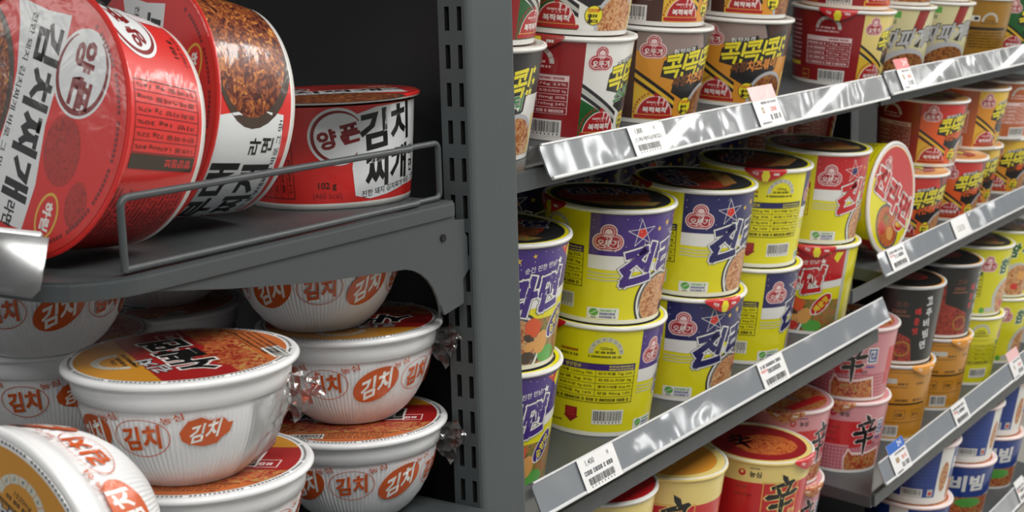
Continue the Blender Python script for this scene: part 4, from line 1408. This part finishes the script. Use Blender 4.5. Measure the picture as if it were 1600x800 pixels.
root = empty('wire_guard', (0.54, 0.622, ETOP + 0.0014))
tag(root, 'grey wire guard along the side of the red bowl shelf', 'shelf guard')
def locw(bm):
    bmesh.ops.translate(bm, verts=bm.verts, vec=(-0.54, -0.622, -ETOP - 0.0014))
bm = bmesh.new()
Y, zl, zt = 0.622, ETOP + 0.0032, CAMZ - 0.1145
tube(bm, rounded([(0.547, Y, zl), (0.547, Y, zt), (0.80, Y, zt - 0.002)], 0.006), 0.0022)
tube(bm, [(0.547, Y, zl + 0.0012), (0.805, Y, zl + 0.0005)], 0.0022); locw(bm)
finish(bm, 'wire_frame', root, [M_STEEL], smooth=0.9)
bm = bmesh.new()
Y2 = 0.6264
tube(bm, rounded([(0.79, Y2, zt - 0.002), (0.836, Y2, zt - 0.002), (0.836, Y2, zl), (0.792, Y2, zl)], 0.005), 0.0021); locw(bm)
finish(bm, 'wire_end_loop', root, [M_STEEL], smooth=0.9)

# lower deck of the end display
DZ = CAMZ - 0.3835
root = empty('shelf', (0.64, 0.8, DZ))
tag(root, 'dark deck under the white bowls', 'shelf')
bm = bmesh.new()
box(bm, 0.36, 0.545, DZ - 0.02, 0.854, 1.2, DZ, 0.002); bmesh.ops.translate(bm, verts=bm.verts, vec=(-0.64, -0.8, -DZ))
finish(bm, 'shelf_panel', root, [M_STEEL])
bm = bmesh.new()
box(bm, 0.40, 0.56, 0.0, 0.854, 1.2, DZ - 0.02); bmesh.ops.translate(bm, verts=bm.verts, vec=(-0.64, -0.8, -DZ))
finish(bm, 'plinth', root, [M_DARK])

# ------------------------------------------------------------------ bowls
def make_shape(name, prof, n, mis, mats, art=None, fmap=None, flute=None, ymin=None, ymax=None, stepy=0, cap0=True):
    bm = bmesh.new()
    lathe(bm, prof, n, mis=mis, flute=flute, cap0=cap0)
    for f in bm.faces:
        f.smooth = True
    if art:
        wrap(art, bm, mats, fmap, ymin=ymin, ymax=ymax, stepy=stepy)
    me = bpy.data.meshes.new(name)
    bm.normal_update(); bm.to_mesh(me); bm.free()
    for m in mats:
        me.materials.append(m)
    return me

def white_bowl_art(creased=False):
    a = Art()
    step = 2 * PI * 58 / 10
    for k in range(10):
        x = (k - 5) * step
        if creased and k in (6, 7, 8):
            continue
        if creased and k == 5:
            a.poly([(-15, 44), (-10, 51), (-3, 53), (2, 50), (9, 51), (12, 47), (15, 47), (13, 41), (8, 38), (6, 35), (-2, 34), (-10, 36), (-14, 39)], 'oval', 1)
            a.text('김치', -1, 43.5, 11, 'white', 2, w=17, bold=0.03, slope=0.2, shear=0.25)
            continue
        if k % 2 == 0:
            a.ring(x, 41, 16.5, 12.5, 0.55, 'oval', 1, rot=4)
            a.text('김치', x, 41, 15.5, 'oval', 1.5, w=22.5, bold=0.035, slope=0.12)
        else:
            a.ell(x, 39, 18.5, 12.0, 'oval', 1, rot=30)
            a.text('김치', x, 39, 16.5, 'white', 2, w=23, bold=0.035, slope=0.42, shear=0.05)
        a.text('농심', x + step * 0.5, 53.5, 5.0, 'oval', 1.5, w=12.5, bold=0.015, rot=14)
    return a
def white_lid_art():
    a = Art()
    R = 66
    a.ell(0, 0, R - 6, R - 6, 'ochre', 0, n=64)
    def seg(y0, y1, r, colr, z):
        P = []
        for k in range(21):
            y = y0 + (y1 - y0) * k / 20
            P.append((math.sqrt(max(0, r * r - y * y)), y))
        P += [(-x, y) for x, y in reversed(P)]
        a.poly(P, colr, z)
    seg(-16, 26, R - 6.05, 'bandred', 0.5)
    seg(-46, -16, R - 6.05, 'kimchi', 0.5)
    seg(-R + 6.2, -38, R - 6.05, 'panel', 0.8)
    a.ell(-18, -22, 26, 13, 'stewred', 1.0); a.ell(22, -26, 24, 11, 'stewred', 1.4)
    a.text('김치', -20, 21, 11, 'silver', 3, w=34, bold=0.03, rot=8, out=[('coal', 0.7)])
    a.text('사발면', -4, 1, 26, 'black', 4, w=80, bold=0.045, slope=0.06, out=[('white', 1.5)])
    gauge(a, 0, 33, 18, 'ochre', 'palegrey', 2, '1520mg', 'ink')
    a.frame(36, -12, 50, 2, 0.8, 'pinkwhite', 2); a.dashes(38, -8, 48, 5, 'pinkwhite', 2); a.dashes(36, 8, 50, 2.4, 'darkred', 2); a.dashes(36, 13, 50, 2.4, 'darkred', 2)
    for k in range(4):
        a.dashes(-30, -42.5 - 3.6 * k, 34 - 2 * k, 1.9, 'brown', 2, seed=k)
    a.frame(-8, -41, 36, -38.5, 0.6, 'ink', 2)
    a.bars(-46 + 8, -52, -16, -44, 3, seed=30)
    for k in range(150):
        an = 2 * PI * k / 150
        if k % 13 == 0:
            continue
        c, s = math.cos(an), math.sin(an)
        q = 0.75
        a.poly([((R - 4.4) * c - q * s, (R - 4.4) * s + q * c), ((R - 4.4) * c + q * s, (R - 4.4) * s - q * c), ((R - 2.8) * c + q * s, (R - 2.8) * s - q * c), ((R - 2.8) * c - q * s, (R - 2.8) * s + q * c)], 'dimgrey', 1)
    return a
WB = dict(h=0.068, rt=0.0675)
wprof_mm = [(33.0, 0.0), (34.5, 1.5), (40.5, 7.0), (46.5, 14.5), (51.5, 23.5), (55.5, 33.5), (58.3, 44.0), (59.6, 50.5), (61.6, 51.5), (63.3, 62.5), (63.6, 64.0)]
wf, wL = cone_map([(34.5, 1.5), (40.5, 7.0), (46.5, 14.5), (51.5, 23.5), (55.5, 33.5), (58.3, 44.0), (61.6, 51.5), (63.3, 62.5)], 58, off=0.0010)
def dense(p, n):
    out = []
    for (r0, z0), (r1, z1) in zip(p, p[1:]):
        for k in range(n):
            t = k / n
            out.append((r0 + (r1 - r0) * t, z0 + (z1 - z0) * t))
    out.append(p[-1])
    return out
_p = dense(wprof_mm, 2)
wb_body = make_shape('white_bowl_body', [(0.028, 0.0025), (0.0315, 0.0)] + [(r / 1000, z / 1000) for r, z in _p], 480, [0] * (len(_p) + 1), [M('bowl')], white_bowl_art(), wf, flute=(0.004, 0.047, 0.00045), stepy=4)
wb_body_creased = make_shape('white_bowl_body_creased', [(0.028, 0.0025), (0.0315, 0.0)] + [(r / 1000, z / 1000) for r, z in _p], 480, [0] * (len(_p) + 1), [M('bowl')], white_bowl_art(True), wf, flute=(0.004, 0.047, 0.00045), stepy=4)
def rim_mesh(name, rt, h, mat, lip=0.0046):
    bm = bmesh.new()
    lathe(bm, [(rt - 0.0045, h - lip), (rt - 0.001, h - lip + 0.0004), (rt, h - lip + 0.0016), (rt, h - 0.0016), (rt - 0.0009, h - 0.0004), (rt - 0.0028, h), (rt - 0.005, h - 0.0004)], 96)
    me = bpy.data.meshes.new(name)
    bm.normal_update(); bm.to_mesh(me); bm.free()
    me.materials.append(M(mat))
    for p in me.polygons:
        p.use_smooth = True
    return me
def lid_mesh(name, art, rt, h, mat, over=False):
    bm = bmesh.new()
    mats = [M(mat)]
    lathe(bm, ([(rt + 0.0002, h - 0.0022), (rt + 0.0004, h - 0.0008)] if over else []) + [(rt - (0.0006 if over else 0.003), h - 0.0002), (rt - 0.0034, h + 0.0003), (0.002, h + 0.0003)], 96, cap1=True)
    wrap(art, bm, mats, flat_map(h + 0.0003), flat=True)
    me = bpy.data.meshes.new(name)
    bm.normal_update(); bm.to_mesh(me); bm.free()
    for m in mats:
        me.materials.append(m)
    return me
wb_rim = rim_mesh('white_bowl_rim', WB['rt'], WB['h'], 'bowl')
wb_lid = lid_mesh('white_bowl_lid', white_lid_art(), 0.066, WB['h'], 'bowl')

def tail_mesh(name, L, W, seed, red=True):
    """crimped end of the shrink film: a thin crumpled flap along +x from the origin"""
    rnd = random.Random(seed)
    bm = bmesh.new()
    nx, ny = 9, 7
    g = []
    for i in range(nx):
        t = i / (nx - 1)
        row = []
        for j in range(ny):
            s = j / (ny - 1) - 0.5
            wd = W * (1 - 0.75 * t) + (0.004 if i == nx - 1 else 0)
            row.append(bm.verts.new((t * L, rnd.uniform(-1, 1) * 0.0035 * (0.4 + t) + 0.004 * math.sin(j * 2.1 + i * 1.3), s * wd + rnd.uniform(-1, 1) * 0.0015)))
        g.append(row)
    for i in range(nx - 1):
        for j in range(ny - 1):
            f = bm.faces.new([g[i][j], g[i + 1][j], g[i + 1][j + 1], g[i][j + 1]])
            f.material_index = 1 if red and (j in (1, 2) and i > 2 or rnd.random() < 0.2) else 0
    me = bpy.data.meshes.new(name)
    bm.to_mesh(me); bm.free()
    me.materials.append(M_FILM); me.materials.append(M_FILMRED)
    return me
TAILW = tail_mesh('film_tail_red', 0.024, 0.034, 3)
TAILC = tail_mesh('film_tail_clear', 0.014, 0.02, 5, red=False)

def film_patch():
    """loose, creased film over one side of a bowl"""
    rnd = random.Random(12)
    bm = bmesh.new()
    na, nz = 46, 22
    prof = [(r / 1000, z / 1000) for r, z in wprof_mm if z >= 1.4]
    def rad(z):
        for (r0, z0), (r1, z1) in zip(prof, prof[1:]):
            if z <= z1:
                return r0 + (r1 - r0) * (z - z0) / (z1 - z0)
        return prof[-1][0]
    ph = [rnd.uniform(0, 6) for _ in range(8)]
    g = []
    for i in range(na + 1):
        a = math.radians(-62 + 92 * i / na)
        row = []
        for j in range(nz + 1):
            z = 0.003 + 0.047 * j / nz
            e = min(1, i / 5, (na - i) / 5, j / 3, (nz - j) / 3)
            wv = sum(math.sin(ph[k] + (7 + 5 * k) * a * (1 if k % 2 else -1) + (60 + 45 * k) * z * 2) / (1 + 0.5 * k) for k in range(6))
            r = rad(z) + 0.0014 + e * (0.0016 + 0.0011 * wv)
            row.append(bm.verts.new((r * math.cos(a), r * math.sin(a), z)))
        g.append(row)
    for i in range(na):
        for j in range(nz):
            bm.faces.new([g[i][j], g[i + 1][j], g[i + 1][j + 1], g[i][j + 1]]).smooth = True
    me = bpy.data.meshes.new('shrink_film')
    bm.normal_update(); bm.to_mesh(me); bm.free()
    me.materials.append(M_FILM)
    return me
FILMP = film_patch()

def aim(o, x, y, z, nrm=None, yaw=0.0):
    """stand o on its base (nrm up) or point its lid along nrm, spun by yaw"""
    o.rotation_mode = 'QUATERNION'
    q = Matrix.Rotation(yaw, 3, 'Z').to_quaternion()
    if nrm is not None:
        q = Vector(nrm).normalized().to_track_quat('Z', 'Y') @ q
    o.rotation_quaternion = q
    o.location = (x, y, z + CAMZ)

def white_bowl(x, y, z, phi, label, lidyaw=0.0, nrm=None, tail=None, spin=None, dent=False):
    o = empty('noodle_bowl')
    tag(o, label, 'bowl noodles', 'white ribbed bowls on the lower deck')
    yaw = (math.atan2(-y, -x) + PI / 2 + math.radians(phi)) if spin is None else math.radians(spin)
    aim(o, x, y, z, nrm, yaw)
    for nm, m in (('bowl_body', wb_body_creased if dent else wb_body), ('rim', wb_rim), ('lid', wb_lid)):
        c = bpy.data.objects.new(nm, m); C.objects.link(c); c.parent = o
        if nm == 'lid':
            c.rotation_euler = (0, 0, math.radians(lidyaw) - (yaw if spin is None else 0))
    if dent:
        f = bpy.data.objects.new('shrink_film', FILMP); C.objects.link(f); f.parent = o
    if tail:
        ta, th, td = tail                       # world angle of the tail, height, droop
        t = bpy.data.objects.new('film_tail', TAILW); C.objects.link(t); t.parent = o
        aa = math.radians(ta) - yaw
        r = 0.0585
        t.location = (r * math.cos(aa), r * math.sin(aa), th)
        t.rotation_euler = (0, math.radians(td), aa)
    return o

white_bowl(0.595, 0.635, -0.2802, 11, 'large white bowl in front with its lid in full view', lidyaw=62, tail=(-62, 0.043, -20), dent=True)
white_bowl(0.608, 0.640, -0.3490, 10, 'white bowl with red lid panel under the large front one', lidyaw=-62)
white_bowl(0.818, 0.698, -0.3134, 17, 'white bowl in the middle of the right stack', lidyaw=120, tail=(-62, 0.045, -38))
white_bowl(0.811, 0.692, -0.3830, 32, 'white bowl at the foot of the right stack', lidyaw=-58, tail=(-60, 0.045, -38))
white_bowl(0.801, 0.711, -0.2446, 37, 'white bowl topmost of the right stack, half hidden by the shelf bracket', lidyaw=20)
white_bowl(0.640, 0.812, -0.2378, 11, 'white bowl under the left part of the end shelf, orange oval at its top', lidyaw=0)
white_bowl(0.668, 0.838, -0.3064, 14, 'white bowl below the left upper one, crumpled orange print on its side', lidyaw=-40, dent=True)
white_bowl(0.672, 0.845, -0.3830, 0, 'white bowl hidden at the foot of the left rear stack', lidyaw=0)
white_bowl(0.810, 0.880, -0.2460, 100, 'white bowl topmost of the rear stack in the shadow', lidyaw=0)
white_bowl(0.800, 0.878, -0.3145, 80, 'white bowl in the middle of the rear stack in the shadow', lidyaw=0)
white_bowl(0.806, 0.880, -0.3830, 80, 'white bowl at the foot of the rear stack in the shadow', lidyaw=0)
W6 = white_bowl(0.4968, 0.5846, -0.2655, 0, 'white bowl tipped over in the bottom left corner, ochre lid facing out', lidyaw=0, nrm=(-0.9967, 0.0084, -0.0543), spin=-30)

for rx, ry, rw, rd, rh, lb in ((0.618, 0.640, 0.045, 0.05, 0.0340, 'low dark riser hidden under the front white bowls'), (0.445, 0.590, 0.04, 0.04, 0.0450, 'low dark riser hidden under the tipped white bowl')):
    bm = bmesh.new()
    box(bm, -rw, -rd, 0, rw, rd, rh, 0.003)
    rs = finish(bm, 'display_riser', None, [M_DARK])
    rs.location = (rx, ry, DZ + 0.0003)
    tag(rs, lb, 'riser')

# red bowls
def red_bowl_art(stew):
    a = Art()
    if not stew:
        a.poly([(12, 9), (10, 30), (13, 48), (12, 68), (30, 73), (50, 74), (72, 79), (92, 78), (94, 40), (93, 14), (60, 12), (40, 8), (24, 6)], 'paper', 1)
        a.ell(0, 53, 21.5, 21, 'paper', 1.2); a.ring(0, 53, 19.5, 19, 2.6, 'deepred', 2, a0=35, a1=318, taper=True)
        a.text('양', -7.5, 51, 14.5, 'deepred', 2, w=14, bold=0.045, rot=12); a.text('푼', 9, 55, 14.5, 'deepred', 2, w=15, bold=0.045, rot=12)
        a.text('김치', 41, 58, 29, 'black', 2, w=50, bold=0.035, slope=0.14, shear=-0.05)
        a.text('찌개', 42, 28, 26, 'black', 2, w=44, bold=0.04, slope=0.14)
        a.text('라', 72, 37, 10, 'black', 2, bold=0.03); a.text('면', 73, 26, 10, 'black', 2, bold=0.03)
        a.text('진한 돼지 김치찌개 바로 그 맛!', 50, 13.5, 5, 'black', 2, w=66, bold=0.015, slope=0.12)
        a.text('102 g', -9, 17, 6.4, 'ink', 1.5, bold=0.02); a.text('(460 kcal)', -9, 9.5, 5.6, 'deepred', 1.5, w=22, bold=0.0)
    else:
        a.poly([(12, 9), (13, 48), (12, 68), (90, 78), (95, 40), (93, 12), (40, 8)], 'paper', 1)
        a.text('부대', 38, 58, 27, 'black', 2, w=52, bold=0.035)
        a.text('찌개', 40, 28, 26, 'black', 2, w=46, bold=0.04)
        a.text('라', 74, 36, 11, 'black', 2, bold=0.03); a.text('면', 75, 24, 11, 'black', 2, bold=0.03)
        a.text('진한 햄 부대찌개 바로 그 맛!', 54, 13.5, 5, 'black', 2, w=72, bold=0.015)
        a.ell(0, 53, 21.5, 21, 'paper', 1.2); a.ring(0, 53, 19.5, 19, 2.6, 'deepred', 2, a0=35, a1=318, taper=True); a.text('양푼', 0, 53, 14, 'deepred', 2, w=29, bold=0.045, rot=12)
    a.ell(146, 42, 62, 44, 'mushroom', 1.4); a.ell(146, 44, 56, 40, 'stew', 1.8)
    # table at the left, printed sideways
    a.frame(-70, 8, -34, 70, 0.5, 'ink', 1)
    for k in range(6):
        a.rect(-70 + 6 * k, 8, -69.6 + 6 * k, 70, 'deepred', 1)
        a.text(('나트륨 1,670mg 84%', '탄수화물 72g 22%', '지방 16g 30%', '포화지방 7g 47%', '콜레스테롤 0mg', '단백질 9g 16%')[k], -67 + 6 * k, 40, 2.9, 'ink', 1, w=56, rot=90, bold=0.0)
    a.rect(-78, 8, -70.5, 70, 'ink', 1); a.text('영양정보', -74.2, 24, 4.6, 'bowlred', 1.5, w=26, rot=90, bold=0.02)
    for k in range(16):
        a.dashes(-190, 8 + 4.1 * k, -88, 2.0, 'deepred', 1, seed=70 + k)
    a.rect(-188, 72, -90, 76, 'ink', 1)
    return a
RB = dict(h=0.080, rt=0.070)
rf, rL = cone_map([(60.5, 0.0), (62.5, 20.0), (64.5, 48.0), (66.0, 74.5)], 64, off=0.0002)
rprof = [(0.054, 0.003), (0.058, 0.0), (0.0605, 0.0), (0.0609, 0.004), (0.06095, 0.0042), (0.0625, 0.020), (0.0645, 0.048), (0.066, 0.0745)]
def red_lid_art(stew):
    a = Art()
    R = 68.5
    a.ell(0, 0, R, R, 'bowlred', 0, n=72)
    a.ring(0, 0, R, R, 2.6, 'tomato', 0.6, n=72)
    a.ell(0, -64, 50, 42, 'mushroom', 1.2); a.ell(0, -64, 46, 38, 'stew', 1.5)
    a.ell(0, 0, 0.1, 0.1, 'bowlred', 0)
    a.poly([(-56, -36), (-55, -10), (-57, 8), (-30, 10), (0, 9), (30, 13), (55, 11), (56, -10), (57, -34), (44, -30), (20, -23), (0, -21.5), (-20, -23), (-44, -30)], 'paper', 1)
    if not stew:
        a.ell(-32, 26, 22.5, 21, 'paper', 1.1); a.ring(-32, 26, 21, 19.5, 2.8, 'deepred', 2, a0=-150, a1=150, taper=True)
        a.text('양', -41, 26, 16, 'deepred', 2, w=16, bold=0.045); a.text('푼', -22, 28, 16, 'deepred', 2, w=17, bold=0.045)
    nm = '부대찌개' if stew else '김치찌개'
    a.text(nm, -4, -2.5, 21, 'black', 2, w=92, bold=0.04, slope=0.03); a.text('라면', 50, -2, 8.5, 'black', 2, w=13, bold=0.03)
    a.text('진한 돼지 김치찌개 바로 그 맛!' if not stew else '진한 햄 부대찌개 바로 그 맛!', -10, -19, 4.6, 'black', 2, w=84, bold=0.015)
    hx, hy = (-28, 42) if stew else (42, 27)
    a.ell(hx, hy, 12.5, 8.2, 'goldline', 2.4, rot=-8); a.ell(hx, hy, 11, 6.8, 'bowlred', 2.8, rot=-8); a.text('하림', hx, hy, 7, 'white', 3.2, w=15, bold=0.04)
    a.ell(8, 26, 18, 14, 'dimfood', 0.8, rot=10); a.ell(30, 46, 12, 8, 'dimfood', 0.8)
    for k in range(60):
        an = math.radians(12 + 2.4 * k)
        if k % 9 == 4:
            continue
        c, s = math.cos(an), math.sin(an)
        q = 1.0
        r0, r1 = R - 6.6, R - 4.4
        a.poly([(r0 * c - q * s, r0 * s + q * c), (r0 * c + q * s, r0 * s - q * c), (r1 * c + q * s, r1 * s - q * c), (r1 * c - q * s, r1 * s + q * c)], 'deepred', 1.4)
    a.text('102 g (460 kcal)', 0, 62, 3.2, 'deepred', 1.5, bold=0.0) if False else None
    return a
RBM = {}
for key, stew in (('kimchi', False), ('stew', True)):
    body = make_shape('red_bowl_body_' + key, rprof, 120, [1, 1, 1, 1, 0, 0, 0], [M('bowlred'), M('white')], red_bowl_art(stew), rf, ymin=4.3, ymax=rL - 0.4, stepy=8)
    RBM[key] = (body, lid_mesh('red_bowl_lid_' + key, red_lid_art(stew), 0.0705, 0.080, 'bowlred', True))
rb_rim = rim_mesh('red_bowl_rim', 0.0705, 0.080, 'white', lip=0.0040)

def red_bowl(key, scale, label, **kw):
    o = empty('noodle_bowl')
    tag(o, label, 'bowl noodles', 'red bowls on the end shelf')
    body, lid = RBM[key]
    for nm, m in (('bowl_body', body), ('rim', rb_rim), ('lid', lid)):
        c = bpy.data.objects.new(nm, m); C.objects.link(c); c.parent = o
        if nm == 'bowl_body':
            c.rotation_euler = (0, 0, math.radians(kw.get('bodyspin', 0)))
    o.scale = (scale, scale, scale * kw.get('squash', 1.0))
    t = bpy.data.objects.new('film_tail', TAILC); C.objects.link(t); t.parent = o
    aa = math.radians(kw['tail'])
    t.location = (0.063 * math.cos(aa), 0.063 * math.sin(aa), kw.get('th', 0.05)); t.rotation_euler = (0, math.radians(-20), aa)
    return o, t
cb, cbt = red_bowl('kimchi', 0.93, 'red bowl standing upright against the dark back panel', tail=0)
xC, yC = 0.814, 0.706
aim(cb, xC, yC, ETOP - CAMZ + 0.0016, None, math.atan2(-yC, -xC) + PI / 2 + math.radians(6))
cbt.location = (0.066 * math.cos(0.9), 0.066 * math.sin(0.9), 0.05)
cbt.rotation_euler = (0, -0.3, 0.9)

def lay_bowl(o, rimc, nrm, spin, h):
    n = Vector(nrm).normalized()
    aim(o, 0, 0, 0, n, math.radians(spin))
    p = Vector(rimc) - n * h
    o.location = (p.x, p.y, p.z + CAMZ)
SQ = 0.74
A, _ = red_bowl('kimchi', 1.1, 'red bowl tipped on its side at the shelf front, lid lettering running down', tail=-60, bodyspin=-113, squash=SQ)
lay_bowl(A, (0.554, 0.694, -0.0760), (-0.975, 0.019, 0.20), -105, 0.088 * SQ)
B, _ = red_bowl('stew', 1.1, 'second red bowl tipped on its side, noodle picture and white label on its wall', tail=-60, bodyspin=104, squash=SQ)
lay_bowl(B, (0.655, 0.716, -0.0755), (-0.97, 0.173, 0.15), -98, 0.088 * SQ)
